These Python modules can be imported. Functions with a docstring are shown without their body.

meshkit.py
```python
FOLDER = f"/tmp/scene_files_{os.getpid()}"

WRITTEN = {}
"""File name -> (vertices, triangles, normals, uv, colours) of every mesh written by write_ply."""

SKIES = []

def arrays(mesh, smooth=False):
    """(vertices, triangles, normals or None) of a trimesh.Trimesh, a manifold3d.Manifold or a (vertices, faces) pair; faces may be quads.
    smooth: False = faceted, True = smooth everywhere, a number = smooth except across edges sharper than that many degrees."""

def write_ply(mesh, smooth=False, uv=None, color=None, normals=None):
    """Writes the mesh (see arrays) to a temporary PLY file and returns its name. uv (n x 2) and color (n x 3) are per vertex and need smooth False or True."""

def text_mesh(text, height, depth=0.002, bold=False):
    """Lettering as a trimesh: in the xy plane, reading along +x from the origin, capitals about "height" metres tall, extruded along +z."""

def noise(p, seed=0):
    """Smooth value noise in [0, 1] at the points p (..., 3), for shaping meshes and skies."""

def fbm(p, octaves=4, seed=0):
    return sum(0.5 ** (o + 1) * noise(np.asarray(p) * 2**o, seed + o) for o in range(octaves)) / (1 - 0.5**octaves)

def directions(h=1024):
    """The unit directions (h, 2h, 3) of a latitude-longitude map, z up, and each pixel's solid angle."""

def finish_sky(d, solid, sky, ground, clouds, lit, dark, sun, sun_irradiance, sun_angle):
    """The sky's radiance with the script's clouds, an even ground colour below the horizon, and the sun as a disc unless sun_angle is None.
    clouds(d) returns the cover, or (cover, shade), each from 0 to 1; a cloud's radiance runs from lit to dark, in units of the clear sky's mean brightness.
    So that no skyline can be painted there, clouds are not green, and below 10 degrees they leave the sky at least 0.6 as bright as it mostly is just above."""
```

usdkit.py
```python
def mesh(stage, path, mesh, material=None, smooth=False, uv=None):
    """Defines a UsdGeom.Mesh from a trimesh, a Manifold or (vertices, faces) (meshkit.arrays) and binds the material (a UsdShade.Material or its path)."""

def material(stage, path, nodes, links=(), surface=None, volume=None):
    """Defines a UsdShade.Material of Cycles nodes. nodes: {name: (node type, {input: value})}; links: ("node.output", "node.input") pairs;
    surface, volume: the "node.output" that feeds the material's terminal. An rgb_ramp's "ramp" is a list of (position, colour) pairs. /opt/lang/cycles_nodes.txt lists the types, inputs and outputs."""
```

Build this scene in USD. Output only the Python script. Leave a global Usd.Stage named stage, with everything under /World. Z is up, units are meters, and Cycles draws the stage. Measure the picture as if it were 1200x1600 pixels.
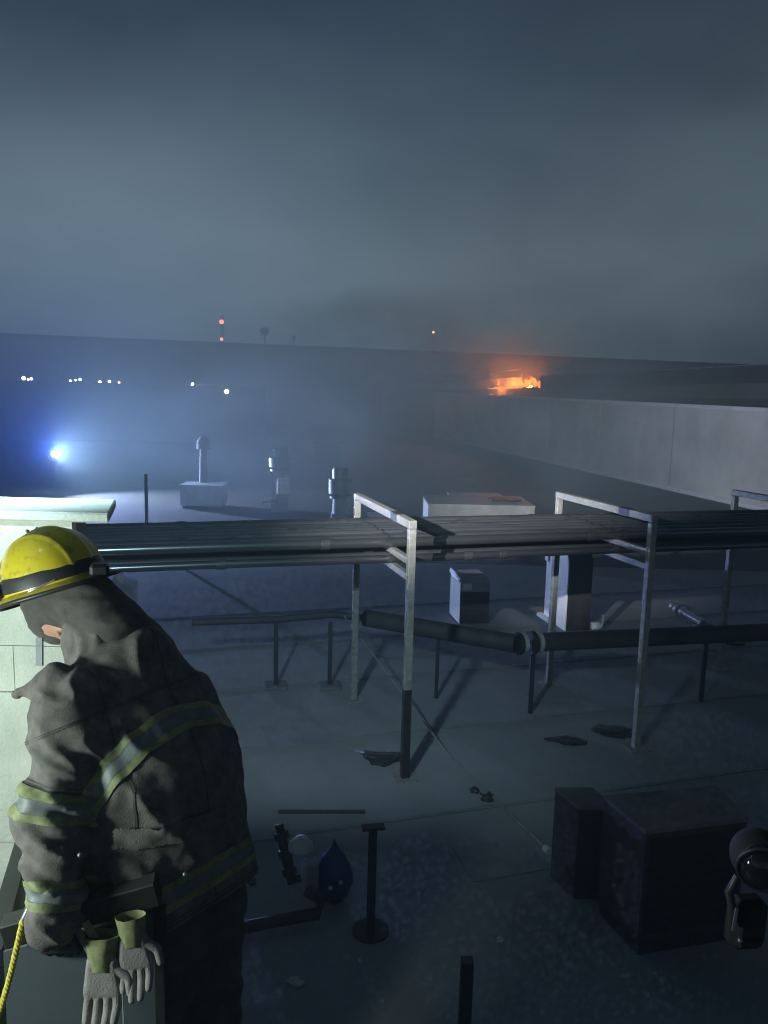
import math, random
import numpy as np, trimesh, manifold3d as m3, usdkit
from pxr import Usd, UsdGeom, UsdLux, UsdShade, Gf
from meshkit import noise, fbm

random.seed(4); RNG = np.random.default_rng(4)
stage = Usd.Stage.CreateInMemory()
UsdGeom.SetStageUpAxis(stage, 'Z'); UsdGeom.SetStageMetersPerUnit(stage, 1.0)
stage.SetDefaultPrim(UsdGeom.Xform.Define(stage, '/World').GetPrim())

# ------------------------------------------------------------------ camera
F, H, PITCH, ROLL = 1202.0, 4.0, math.radians(8.3), math.radians(1.44)
_f = np.array([0, math.cos(PITCH), -math.sin(PITCH)]); _r = np.array([1., 0, 0]); _u = np.cross(_r, _f)
R_, U_ = math.cos(ROLL) * _r + math.sin(ROLL) * _u, -math.sin(ROLL) * _r + math.cos(ROLL) * _u
cam = UsdGeom.Camera.Define(stage, '/World/camera')
cam.CreateFocalLengthAttr(24.0); cam.CreateHorizontalApertureAttr(2 * 24.0 * 600 / F)
cam.CreateClippingRangeAttr(Gf.Vec2f(0.05, 5000)); cam.CreateExposureAttr(-0.18)
cam.AddTransformOp().Set(Gf.Matrix4d(*[float(x) for row in ((*R_, 0), (*U_, 0), (*(-_f), 0), (0, 0, H, 1)) for x in row]))

def ray(px, py):
    return R_ * (px - 600) / F + U_ * (800 - py) / F + _f
def at(px, py, y):            # the point of the world seen there at the distance y
    d = ray(px, py); return np.array([0, 0, H]) + d * y / d[1]
def onz(px, py, z=0.0):       # ... at the height z
    d = ray(px, py); return np.array([0, 0, H]) + d * (z - H) / d[2]

# ------------------------------------------------------------------ sky
def node_mat(name, nodes, links, surface=None, volume=None):
    return usdkit.material(stage, '/World/Looks/' + name, nodes, links, surface=surface, volume=volume)
SUN_EL, SUN_ROT = math.radians(-4.0), math.radians(-120)
sky_mat = node_mat('sky_night', {
    'sky': ('sky_texture', {'sky_type': 'single_scattering', 'sun_disc': False, 'sun_elevation': SUN_EL, 'sun_rotation': SUN_ROT, 'altitude': 100.0, 'air_density': 1.0, 'aerosol_density': 1.0, 'ozone_density': 3.0}),
    'tc': ('texture_coordinate', {}),
    'sx': ('separate_xyz', {}),
    'el': ('map_range', {'range_type': 'smoothstep', 'from_min': 0.02, 'from_max': 0.60, 'to_min': 1.0, 'to_max': 0.0, 'clamp': True}),
    'map': ('mapping', {'scale': (1.0, 1.0, 2.2)}),
    'n1': ('noise_texture', {'scale': 1.9, 'detail': 3.0, 'roughness': 0.5, 'distortion': 0.15}),
    'n2': ('noise_texture', {'scale': 5.0, 'detail': 5.0, 'roughness': 0.55, 'distortion': 0.2}),
    'nm': ('math', {'math_type': 'multiply_add', 'value2': 0.3}),
    'nr': ('map_range', {'range_type': 'smoothstep', 'from_min': 0.40, 'from_max': 0.95, 'to_min': 0.42, 'to_max': 1.0, 'clamp': True}),
    'fac': ('math', {'math_type': 'multiply'}),
    'mix': ('mix_color', {'blend_type': 'mix', 'b': (2.25, 3.15, 3.6), 'use_clamp': False}),
    'base': ('mix_color', {'blend_type': 'add', 'fac': 0.35, 'a': (0.10, 0.21, 0.38), 'use_clamp': False}),
    'bg': ('background_shader', {'strength': 0.08}),
}, [('tc.generated', 'sx.vector'), ('sx.z', 'el.value'), ('tc.generated', 'map.vector'), ('map.vector', 'n1.vector'), ('map.vector', 'n2.vector'),
    ('n2.fac', 'nm.value1'), ('n1.fac', 'nm.value3'), ('nm.value', 'nr.value'), ('nr.result', 'fac.value1'), ('el.result', 'fac.value2'),
    ('sky.color', 'base.b'), ('base.result', 'mix.a'), ('fac.value', 'mix.fac'), ('mix.result', 'bg.color')], surface='bg.background')
sky = UsdLux.DomeLight.Define(stage, '/World/sky')
UsdShade.MaterialBindingAPI.Apply(sky.GetPrim()).Bind(sky_mat)
sky.GetPrim().SetCustomDataByKey('kind', 'structure')

# ------------------------------------------------------------------ materials
def mat(name, col, rough=0.75, metal=0.0, var=0.25, scale=3.0, bump=0.0, bscale=60.0, spec=0.5, col2=None, detail=5.0, stretch=(1, 1, 1), coat=0.0, lo=0.3, hi=0.7):
    c = np.array(col, float); a = tuple(np.clip(c * (1 - var), 0, 1)); b = tuple(np.clip(c * (1 + var), 0, 1)) if col2 is None else col2
    nodes = {'g': ('geometry', {}), 'm': ('mapping', {'scale': stretch}), 'n': ('noise_texture', {'scale': scale, 'detail': detail, 'roughness': 0.62}),
             'r': ('rgb_ramp', {'ramp': [(0, a), (lo, a), (hi, b), (1, b)]}),
             'p': ('principled_bsdf', {'roughness': rough, 'metallic': metal, 'specular_ior_level': spec, 'coat_weight': coat})}
    links = [('g.position', 'm.vector'), ('m.vector', 'n.vector'), ('n.fac', 'r.fac'), ('r.color', 'p.base_color')]
    if bump:
        nodes['n2'] = ('noise_texture', {'scale': bscale, 'detail': 4.0, 'roughness': 0.6}); nodes['b'] = ('bump', {'strength': bump, 'distance': 0.01})
        links += [('m.vector', 'n2.vector'), ('n2.fac', 'b.height'), ('b.normal', 'p.normal')]
    return node_mat(name, nodes, links, surface='p.BSDF')
def glow(name, col, strength):
    return node_mat(name, {'e': ('emission', {'color': col, 'strength': strength})}, [], surface='e.emission')

M = dict(
    roof=mat('roof_membrane', (0.21, 0.225, 0.235), 0.85, var=0.22, scale=0.35, bump=0.06, bscale=90, detail=10),
    dim_roof=mat('dimmed_membrane', (0.055, 0.06, 0.065), 0.9, var=0.3, scale=0.3, bump=0.1, bscale=30, detail=9),  # darker copy of the membrane: dimmer light on the far roof painted in
    seam=mat('lap_seam', (0.175, 0.19, 0.20), 0.8, var=0.2, scale=1.5),
    upper_roof=mat('upper_roof_membrane', (0.10, 0.10, 0.11), 0.9, var=0.3, scale=0.3, bump=0.2, bscale=20),
    ground=mat('asphalt', (0.05, 0.05, 0.055), 0.9, var=0.3, scale=0.2),
    block=mat('pale_concrete', (0.72, 0.76, 0.68), 0.85, var=0.16, scale=5.0, bump=0.5, bscale=70, detail=8),
    precast=mat('precast_concrete', (0.46, 0.455, 0.45), 0.9, var=0.18, scale=0.5, bump=0.5, bscale=9, detail=9),
    dark_wall=mat('dark_fascia', (0.03, 0.03, 0.033), 0.85, var=0.25, scale=0.4),
    grey_wall=mat('grey_render', (0.16, 0.165, 0.17), 0.9, var=0.2, scale=0.35),
    dark_grey_wall=mat('dark_grey_render', (0.07, 0.072, 0.075), 0.9, var=0.25, scale=0.35),
    cap=mat('metal_coping', (0.62, 0.63, 0.66), 0.5, metal=0.2, var=0.1, scale=1.5),
    galv=mat('galvanised_steel', (0.27, 0.27, 0.25), 0.55, metal=0.35, var=0.3, scale=14, bump=0.15, bscale=120, detail=7),
    pipe=mat('grey_pipe', (0.045, 0.05, 0.058), 0.36, metal=0.1, var=0.2, scale=2.5, stretch=(0.3, 1.5, 1.5)),
    pipe_front=mat('polished_pipe', (0.16, 0.175, 0.19), 0.24, metal=0.85, var=0.15, scale=2.5, stretch=(0.3, 1.5, 1.5)),
    pipe2=mat('dull_pipe', (0.035, 0.038, 0.043), 0.5, metal=0.1, var=0.25, scale=2.5),
    duct=mat('insulated_duct', (0.032, 0.033, 0.035), 0.7, var=0.3, scale=4, bump=0.3, bscale=25),
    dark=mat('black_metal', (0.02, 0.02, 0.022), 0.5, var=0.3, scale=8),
    grille=mat('grille_shadow', (0.012, 0.012, 0.013), 0.8, var=0.2, scale=8),
    lid=mat('dull_lid', (0.11, 0.115, 0.12), 0.75, var=0.25, scale=4, bump=0.1, bscale=12),
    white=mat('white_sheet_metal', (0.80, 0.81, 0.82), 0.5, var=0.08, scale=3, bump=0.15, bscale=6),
    unit=mat('grey_sheet_metal', (0.32, 0.33, 0.34), 0.55, metal=0.1, var=0.2, scale=3, bump=0.1, bscale=8),
    alu=mat('spun_aluminium', (0.26, 0.27, 0.29), 0.42, metal=0.6, var=0.12, scale=6),
    chrome=mat('bright_steel', (0.75, 0.73, 0.74), 0.22, metal=0.9, var=0.1, scale=8),
    blue=mat('blue_tarp', (0.015, 0.04, 0.13), 0.6, var=0.3, scale=9),
    pale=mat('pale_plastic', (0.5, 0.5, 0.48), 0.6, var=0.15, scale=9),
    coat=mat('turnout_cloth', (0.165, 0.150, 0.142), 0.95, var=0.38, scale=22, bump=0.45, bscale=320, spec=0.25, detail=8),
    trousers=mat('turnout_trousers', (0.09, 0.09, 0.09), 0.9, var=0.3, scale=12, bump=0.4, bscale=400, spec=0.2),
    lime=mat('lime_trim', (0.235, 0.26, 0.12), 0.65, var=0.35, scale=40),
    silver=mat('silver_tape', (0.17, 0.19, 0.195), 0.6, metal=0.1, var=0.25, scale=30),
    skin=mat('skin', (0.55, 0.30, 0.22), 0.5, var=0.1, scale=20),
    rubber=mat('black_rubber', (0.028, 0.029, 0.03), 0.45, var=0.3, scale=12),
    nomex=mat('dark_flap_cloth', (0.085, 0.078, 0.075), 0.9, var=0.3, scale=18, bump=0.3, bscale=300),
    yellow=mat('scuffed_yellow_shell', (0.46, 0.36, 0.03), 0.36, var=0.15, scale=34, lo=0.30, hi=0.46, detail=10, col2=(0.70, 0.56, 0.025), bump=0.05, bscale=60, coat=0.25),
    red=mat('worn_red_decal', (0.50, 0.10, 0.05), 0.5, var=0.4, scale=60, col2=(0.6, 0.42, 0.08)),
    brim=mat('dull_yellow_brim', (0.42, 0.32, 0.03), 0.5, var=0.3, scale=12),
    glove=mat('grey_leather', (0.26, 0.235, 0.23), 0.8, var=0.2, scale=25, bump=0.3, bscale=200),
    black_glove=mat('black_leather', (0.03, 0.03, 0.03), 0.7, var=0.2, scale=25),
    panel=mat('brushed_panel', (0.15, 0.18, 0.20), 0.5, metal=0.3, var=0.12, scale=3),
    rope=mat('yellow_rope', (0.62, 0.52, 0.06), 0.7, var=0.35, scale=90),
    wet=mat('dark_debris', (0.03, 0.03, 0.03), 0.5, var=0.3, scale=20),
    stone=mat('pale_stone', (0.42, 0.41, 0.40), 0.8, var=0.2, scale=20),
    tower=mat('painted_tower', (0.05, 0.055, 0.06), 0.8, var=0.1, scale=1),
    flame=node_mat('flame', {'g': ('geometry', {}), 'n': ('noise_texture', {'scale': 2.6, 'detail': 4.0}), 'r': ('rgb_ramp', {'ramp': [(0.3, (0.85, 0.07, 0.005)), (0.55, (1.0, 0.20, 0.02)), (0.75, (1.0, 0.55, 0.15))]}), 'e': ('emission', {'strength': 3.2})},
                   [('g.position', 'n.vector'), ('n.fac', 'r.fac'), ('r.color', 'e.color')], surface='e.emission'),
    red_lamp=glow('red_lamp', (1.0, 0.16, 0.08), 6.0),
    warm_lamp=glow('warm_lamp', (1.0, 0.85, 0.5), 9.0),
    cool_lamp=glow('cool_lamp', (0.75, 0.95, 1.0), 7.0),
    orange_lamp=glow('orange_lamp', (1.0, 0.6, 0.3), 6.0),
    blue_lamp=glow('blue_white_lamp', (0.55, 0.72, 1.0), 200.0),
    white_lamp=glow('white_lamp', (0.9, 1.0, 0.95), 20.0),
)

# ------------------------------------------------------------------ helpers
used = {}
def numbered(parent, name):
    k = (str(parent), name); n = used.get(k, 0); used[k] = n + 1
    return name if n == 0 else f'{name}_{n:03d}'
def tag(p, label=None, cat=None, group=None, kind=None):
    for k, v in (('label', label), ('category', cat), ('group', group), ('kind', kind)):
        if v: p.SetCustomDataByKey(k, v)
    return p
def thing(name, label, cat, loc=(0, 0, 0), group=None):
    x = UsdGeom.Xform.Define(stage, '/World/' + numbered('/World', name))
    x.AddTranslateOp().Set(Gf.Vec3d(*map(float, loc)))
    p = tag(x.GetPrim(), label, cat, group); BASE[str(p.GetPath())] = np.array(loc, float)
    return p
BASE = {}
def obj(name, mesh, m, parent=None, smooth=False, label=None, cat=None, group=None, kind=None):
    pp = '/World' if parent is None else str(parent.GetPath())
    root = '/'.join(pp.split('/')[:3])
    if isinstance(mesh, list): mesh = trimesh.util.concatenate(mesh)
    if hasattr(mesh, 'to_mesh'):
        q = mesh.to_mesh(); mesh = trimesh.Trimesh(q.vert_properties[:, :3], q.tri_verts, process=False)
    if root in BASE:
        mesh = mesh.copy(); mesh.apply_translation(-BASE[root])
    p = usdkit.mesh(stage, pp + '/' + numbered(pp, name), mesh, M[m] if isinstance(m, str) else m, smooth=smooth).GetPrim()
    return tag(p, label, cat, group, kind)
def box(c, s, rz=0.0, bevel=0.0):
    if bevel:
        b = m3.Manifold.batch_hull([m3.Manifold.cube([s[0] - 2 * bevel * (i != 0), s[1] - 2 * bevel * (i != 1), s[2] - 2 * bevel * (i != 2)], True) for i in range(3)])
        q = b.to_mesh(); b = trimesh.Trimesh(q.vert_properties[:, :3], q.tri_verts, process=False)
    else: b = trimesh.creation.box(s)
    b.apply_transform(trimesh.transformations.rotation_matrix(rz, [0, 0, 1])); b.apply_translation(c); return b
def bar(a, b, w, h=None, up=(0, 0, 1), ext=0.0):          # rectangular bar from a to b, w wide, h along up
    a, b = np.array(a, float), np.array(b, float); h = h or w; d = b - a; L = np.linalg.norm(d); d /= L; up = np.array(up, float)
    if abs(d @ up) > 0.95: up = np.array([0, 1., 0])
    s = np.cross(up, d); s /= np.linalg.norm(s); u = np.cross(d, s)
    m = box((0, 0, 0), (L + 2 * ext, w, h), bevel=min(w, h) * 0.06); T = np.eye(4); T[:3, 0], T[:3, 1], T[:3, 2], T[:3, 3] = d, s, u, (a + b) / 2
    m.apply_transform(T); return m
def tube(pts, r, n=14, cap=True):
    pts = np.array(pts, float); rr = np.full(len(pts), r) if np.ndim(r) == 0 else np.array(r, float)
    t = np.gradient(pts, axis=0); t /= np.linalg.norm(t, axis=1, keepdims=True)
    ref = np.array([0, 0, 1.]) if abs(t[0, 2]) < 0.9 else np.array([1., 0, 0]); V, Fc = [], []
    s = np.cross(t[0], ref); s /= np.linalg.norm(s)
    ang = np.linspace(0, 2 * np.pi, n, endpoint=False)
    for i in range(len(pts)):
        s = s - t[i] * (s @ t[i]); s /= np.linalg.norm(s); u = np.cross(t[i], s)
        V.append(pts[i] + rr[i] * (np.cos(ang)[:, None] * s + np.sin(ang)[:, None] * u))
    V = np.vstack(V)
    for i in range(len(pts) - 1):
        for k in range(n):
            a, b = i * n + k, i * n + (k + 1) % n; Fc += [[a, a + n, b], [b, a + n, b + n]]
    if cap:
        c0, c1 = len(V), len(V) + 1; V = np.vstack([V, pts[0], pts[-1]]); e = (len(pts) - 1) * n
        for k in range(n): Fc += [[c0, k, (k + 1) % n], [c1, e + (k + 1) % n, e + k]]
    m = trimesh.Trimesh(V, np.array(Fc)[:, ::-1], process=False)
    if m.volume < 0: m.invert()
    return m
def lathe(c, prof, n=28):
    m = trimesh.creation.revolve(np.array(prof, float), sections=n); m.apply_translation(c); return m
def prism(pts, vec):                                        # a planar polygon (convex order) pushed along vec
    pts = np.array(pts, float); n = len(pts); V = np.vstack([pts, pts + vec]); Fc = []
    for k in range(1, n - 1): Fc += [[0, k, k + 1], [n, n + k + 1, n + k]]
    for k in range(n): j = (k + 1) % n; Fc += [[k, k + n, j], [j, k + n, j + n]]
    m = trimesh.Trimesh(V, Fc, process=False); m.fix_normals(); return m
def hexa(bottom, top):                                      # eight corners
    V = np.vstack([bottom, top]); Fc = [[0, 2, 1], [0, 3, 2], [4, 5, 6], [4, 6, 7]]
    for k in range(4): j = (k + 1) % 4; Fc += [[k, j, k + 4], [j, j + 4, k + 4]]
    m = trimesh.Trimesh(V, Fc, process=False); m.fix_normals(); return m
def ball(c, r, sub=2, sq=(1, 1, 1)):
    m = trimesh.creation.icosphere(sub, r); m.apply_scale(sq); m.apply_translation(c); return m
def light(kind, path, pos, color, intensity, **kw):
    l = getattr(UsdLux, kind).Define(stage, path); l.CreateColorAttr(Gf.Vec3f(*color)); l.CreateIntensityAttr(intensity); l.CreateNormalizeAttr(True)
    if 'radius' in kw: l.CreateRadiusAttr(kw['radius'])
    if 'aim' in kw:
        z = -np.array(kw['aim'], float); z /= np.linalg.norm(z); x = np.cross((0, 0, 1), z); x /= np.linalg.norm(x); y = np.cross(z, x)
        l.AddTransformOp().Set(Gf.Matrix4d(*[float(v) for row in ((*x, 0), (*y, 0), (*z, 0), (*pos, 1)) for v in row]))
    else: l.AddTranslateOp().Set(Gf.Vec3d(*map(float, pos)))
    if 'cone' in kw:
        s = UsdLux.ShapingAPI.Apply(l.GetPrim()); s.CreateShapingConeAngleAttr(kw['cone']); s.CreateShapingConeSoftnessAttr(kw.get('soft', 0.5))
    return l

# ------------------------------------------------------------------ setting
def sheet(x0, y0, x1, y1, z, nx=1, ny=1, amp=0.0):
    gx, gy = np.meshgrid(np.linspace(x0, x1, nx + 1), np.linspace(y0, y1, ny + 1)); v = np.stack([gx, gy, np.full_like(gx, z)], -1).reshape(-1, 3)
    if amp: v[:, 2] += amp * (fbm(v * [0.5, 0.5, 1], 3) - 0.5)
    q = [(j * (nx + 1) + i, j * (nx + 1) + i + 1, (j + 1) * (nx + 1) + i + 1, (j + 1) * (nx + 1) + i) for j in range(ny) for i in range(nx)]
    f = np.array([t for a, b, c, d in q for t in ((a, b, c), (a, c, d))]); return trimesh.Trimesh(v, f, process=False)
obj('ground', sheet(-1500, -1500, 1500, 1500, -6), 'ground', kind='structure')
obj('flat_roof', [sheet(-60, -12, 22, 3.5, 0), sheet(-60, 3.5, 22, 18.8, 0, 200, 50, 0.004)], 'roof', kind='structure', smooth=True)

obj('far_roof', sheet(-60, 18.8, 22, 130, 0), 'dim_roof', kind='structure')
_fr = stage.GetPrimAtPath('/World/flat_roof')
for i in range(5):
    o = np.array([-6.0, 5.0 + 1.95 * i, .009]); e = o + np.array([.956, .292, 0]) * 19; obj('lap_seam', bar(o, e, .05, .008), 'seam', _fr)
for x, y, w_, d_, a in ((1.1, 6.3, .7, .5, .3), (-.9, 8.8, .9, .6, .35), (2.3, 10.2, .6, .6, .2), (3.6, 7.0, .8, .5, .5), (.5, 12.1, 1.2, .7, .28), (-2.2, 12.4, .8, .8, .3)): obj('membrane_patch', box((x, y, .0075), (w_, d_, .009), a), 'seam', _fr)

# long precast wall on the right: it runs away to the left, its top rising slowly
def wx(y): return 14.66 - 0.17 * (y - 31.8)
def wz(y): return 4.03 + 0.0166 * (y - 30)
wd = np.array([-0.17, 1.0, 0]) / math.hypot(0.17, 1); wn = np.array([1.0, 0.17, 0]) / math.hypot(0.17, 1)   # wn points behind the wall
w = thing('precast_wall', 'long grey precast concrete wall with bright metal coping on the right', 'wall', (wx(36), 36, 0))
joints = [21.0, 25.2, 29.4, 37.1, 45.0, 53.0, 61.0, 69.0, 77.0, 85.0, 95.0, 105.0, 116.0]
obj('backing', [hexa([(wx(20) + .05 * wn[0], 20 + .05 * wn[1], 0), (wx(117) + .05 * wn[0], 117, 0), (wx(117) + .3 * wn[0], 117, 0), (wx(20) + .3 * wn[0], 20, 0)],
                    [(wx(20) + .05 * wn[0], 20 + .05 * wn[1], wz(20) - .1), (wx(117) + .05 * wn[0], 117, wz(117) - .1), (wx(117) + .3 * wn[0], 117, wz(117) - .1), (wx(20) + .3 * wn[0], 20, wz(20) - .1)])], 'dark_wall', w)
for a, b in zip(joints[:-1], joints[1:]):
    a2, b2 = a + 0.05, b - 0.05
    A, B = np.array([wx(a2), a2, 0.0]), np.array([wx(b2), b2, 0.0]); k = wn * 0.07
    up = lambda p, y: np.array([p[0], p[1], wz(y) - 0.14])
    obj('panel', hexa([A, B, B + k, A + k], [up(A, a2), up(B, b2), up(B, b2) + k, up(A, a2) + k]), 'precast', w)
cy = [20.0, 22.6, 25.2, 27.8, 30.4, 32.6, 34.7, 37.1, 39.6, 42.2, 45.0, 49, 53, 57, 61, 65, 69, 77, 85, 95, 105, 116]
for a, b in zip(cy[:-1], cy[1:]):
    a2, b2 = a + 0.012, b - 0.012; o = -wn * 0.06; k = wn * 0.42
    A, B = np.array([wx(a2), a2, wz(a2) - 0.14]) + o, np.array([wx(b2), b2, wz(b2) - 0.14]) + o; u = np.array([0, 0, 0.16])
    obj('coping', hexa([A, B, B + k, A + k], [A + u, B + u, B + u + k, A + u + k]), 'cap', w)
k = -wn * 0.03
obj('base_flashing', hexa([(wx(20), 20, 0.0) + k, (wx(116), 116, 0.0) + k, (wx(116), 116, 0.0), (wx(20), 20, 0.0)], [(wx(20), 20, 0.17) + k, (wx(116), 116, 0.17) + k, (wx(116), 116, 0.2), (wx(20), 20, 0.2)]), 'cap', w)

# the higher building behind that wall: grey face, dark parapet band on top of it
def ux(y): return 17.5 - 0.236 * (y - 35)
un = np.array([1.0, 0.236, 0]) / math.hypot(1, .236)
ub = thing('upper_building', 'higher dark building behind the right wall with a black parapet band', 'building', (ux(45), 45, 0))
def ubox(y0, y1, z0a, z1a, z0b, z1b, off, th):
    A, B = np.array([ux(y0), y0, 0.0]) + un * off, np.array([ux(y1), y1, 0.0]) + un * off; k = un * th; e = lambda p, z: np.array([p[0], p[1], z])
    return hexa([e(A, z0a), e(B, z0b), e(B + k, z0b), e(A + k, z0a)], [e(A, z1a), e(B, z1b), e(B + k, z1b), e(A + k, z1a)])
obj('wall', ubox(18, 112, 0, 5.2, 0, 5.2, 0, 0.4), 'dark_grey_wall', ub)
obj('parapet', ubox(18, 59.5, 5.203, 6.0, 5.203, 6.0, -0.05, 0.3), 'dark_wall', ub)
obj('parapet_coping', ubox(18, 59.5, 6.002, 6.06, 6.002, 6.06, -0.09, 0.38), 'lid', ub)
obj('roof', ubox(18, 112, 5.0, 5.203, 5.0, 5.203, 0.402, 30), 'upper_roof', ub)
bp = thing('roof_barrier', 'fire-lit low metal parapet with a pipe handrail above the right wall', 'railing', (ux(66), 66, 5.2))
yy = [65.2, 70.5, 77.0, 90.0]
for a, b in zip(yy[:-1], yy[1:]):
    obj('panel', ubox(a + .04, b - .04, 5.205, 6.15, 5.205, 6.2, 1.0, 0.1), 'unit', bp)
for y_ in (65.0, 67.6, 70.5, 77.0, 84.0):
    p = np.array([ux(y_), y_, 0.0]) + un * 0.9
    obj('post', bar(p + [0, 0, 5.2 if y_ == 65 else 6.0], p + [0, 0, 6.75], 0.11 if y_ == 65 else 0.05), 'galv', bp)
obj('handrail', tube([np.array([ux(65.0), 64.95, 6.78]) + un * .9, np.array([ux(98), 98, 6.85]) + un * .9], 0.055), 'galv', bp)

# far building: long pale wall across the horizon, with a dark coping
a, b = np.array([-94.5, 90.5, 0]), np.array([128.0, 151.0, 0]); d = (b - a) / np.linalg.norm(b - a); nf = np.array([-d[1], d[0], 0])
fb = thing('far_warehouse', 'long flat-topped warehouse across the skyline in the smoke', 'building', (0, 116, -6))
obj('wall', hexa([a + [0, 0, -6], b + [0, 0, -6], b + nf * 30 + [0, 0, -6], a + nf * 30 + [0, 0, -6]], [a + [0, 0, 10.82], b + [0, 0, 11.09], b + nf * 30 + [0, 0, 11.09], a + nf * 30 + [0, 0, 10.82]]), 'grey_wall', fb)
o = nf * -0.25
obj('coping', hexa([a + o + [0, 0, 10.825], b + o + [0, 0, 11.095], b - o + [0, 0, 11.095], a - o + [0, 0, 10.825]], [a + o + [0, 0, 11.29], b + o + [0, 0, 11.56], b - o + [0, 0, 11.56], a - o + [0, 0, 11.29]]), 'dark_wall', fb)
# the dark lower block in front of it, at the far edge of the flat roof
a, b = np.array([-60.0, 56.0, 0]), np.array([-10.5, 67.0, 0]); d = (b - a) / np.linalg.norm(b - a); nf = np.array([-d[1], d[0], 0])
fp = thing('dark_parapet', 'low dark parapet block below the distant lamps on the far roof edge', 'wall', (-20, 63, 0))
obj('wall', hexa([a, b, b + nf * 1.0, a + nf * 1.0], [a + [0, 0, 4.7], b + [0, 0, 4.7], b + nf + [0, 0, 4.7], a + nf + [0, 0, 4.7]]), 'dark_wall', fp)
o = nf * -0.06
obj('coping', hexa([a + o + [0, 0, 4.702], b + o + [0, 0, 4.702], b - o + nf + [0, 0, 4.702], a - o + nf + [0, 0, 4.702]], [a + o + [0, 0, 4.8], b + o + [0, 0, 4.8], b - o + nf + [0, 0, 4.8], a - o + nf + [0, 0, 4.8]]), 'dark_wall', fp)

# ------------------------------------------------------------------ pale wall beside the firefighter
lw = thing('block_wall', 'pale concrete panel wall with overhanging coping behind the firefighter', 'wall', at(60, 1300, 2.86) * [1, 1, 0])
zt = at(170, 802, 2.56)[2]
c0, c1 = at(170, 802, 2.56), onz(-260, 792, zt); bk = onz(181, 780, zt); dw = (c1 - c0) * [1, 1, 0]; Lw = np.linalg.norm(dw); dw /= Lw; nb = np.array([-dw[1], dw[0], 0]); nb = nb if nb[1] > 0 else -nb
Dp = float((bk - c0) @ nb)
pw = lambda s, z, q=0.0: np.array([c0[0] + dw[0] * s + nb[0] * q, c0[1] + dw[1] * s + nb[1] * q, z])
def wbox(s0, s1, z0, z1, q0, q1): return hexa([pw(s0, z0, q0), pw(s1, z0, q0), pw(s1, z0, q1), pw(s0, z0, q1)], [pw(s0, z1, q0), pw(s1, z1, q0), pw(s1, z1, q1), pw(s0, z1, q1)])
zc = zt - 0.034
obj('core', wbox(0.14, 2.0, 0.0, zc - .002, 0.0615, 0.16), 'unit', lw)
cp = box((0, 0, 0), (2.0, Dp, .034), 0, .006); v = cp.vertices; cp.vertices = np.array([pw(p[0] + 1.0 - (p[1] + Dp / 2) * float((bk - c0) @ -dw) / Dp * (p[0] < 0), p[2] + zt - .017, p[1] + Dp / 2) for p in v])
obj('coping', cp, 'block', lw)
zj = [at(20, 1312, 2.6)[2], at(20, 1078, 2.6)[2], at(20, 1006, 2.6)[2]]
rows = [(1.2, zj[0] - 0.55), (zj[0] - 0.54, zj[0] - 0.004), (zj[0] + 0.004, zj[1] - 0.002), (zj[1] + 0.002, zj[2] - 0.0015), (zj[2] + 0.0015, zc - 0.001)]
for r, (z0, z1) in enumerate(rows):
    cuts = [0.135, 2.0] if r != 3 else [0.135, 0.355, 2.0]
    for s0, s1 in zip(cuts[:-1], cuts[1:]):
        obj('panel', wbox(s0 + .0015 * (s0 > .2), s1 - .0015 * (s1 < 1.9), z0, z1, 0.025 + 0.002 * (r % 2), 0.0605), 'block', lw)

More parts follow.
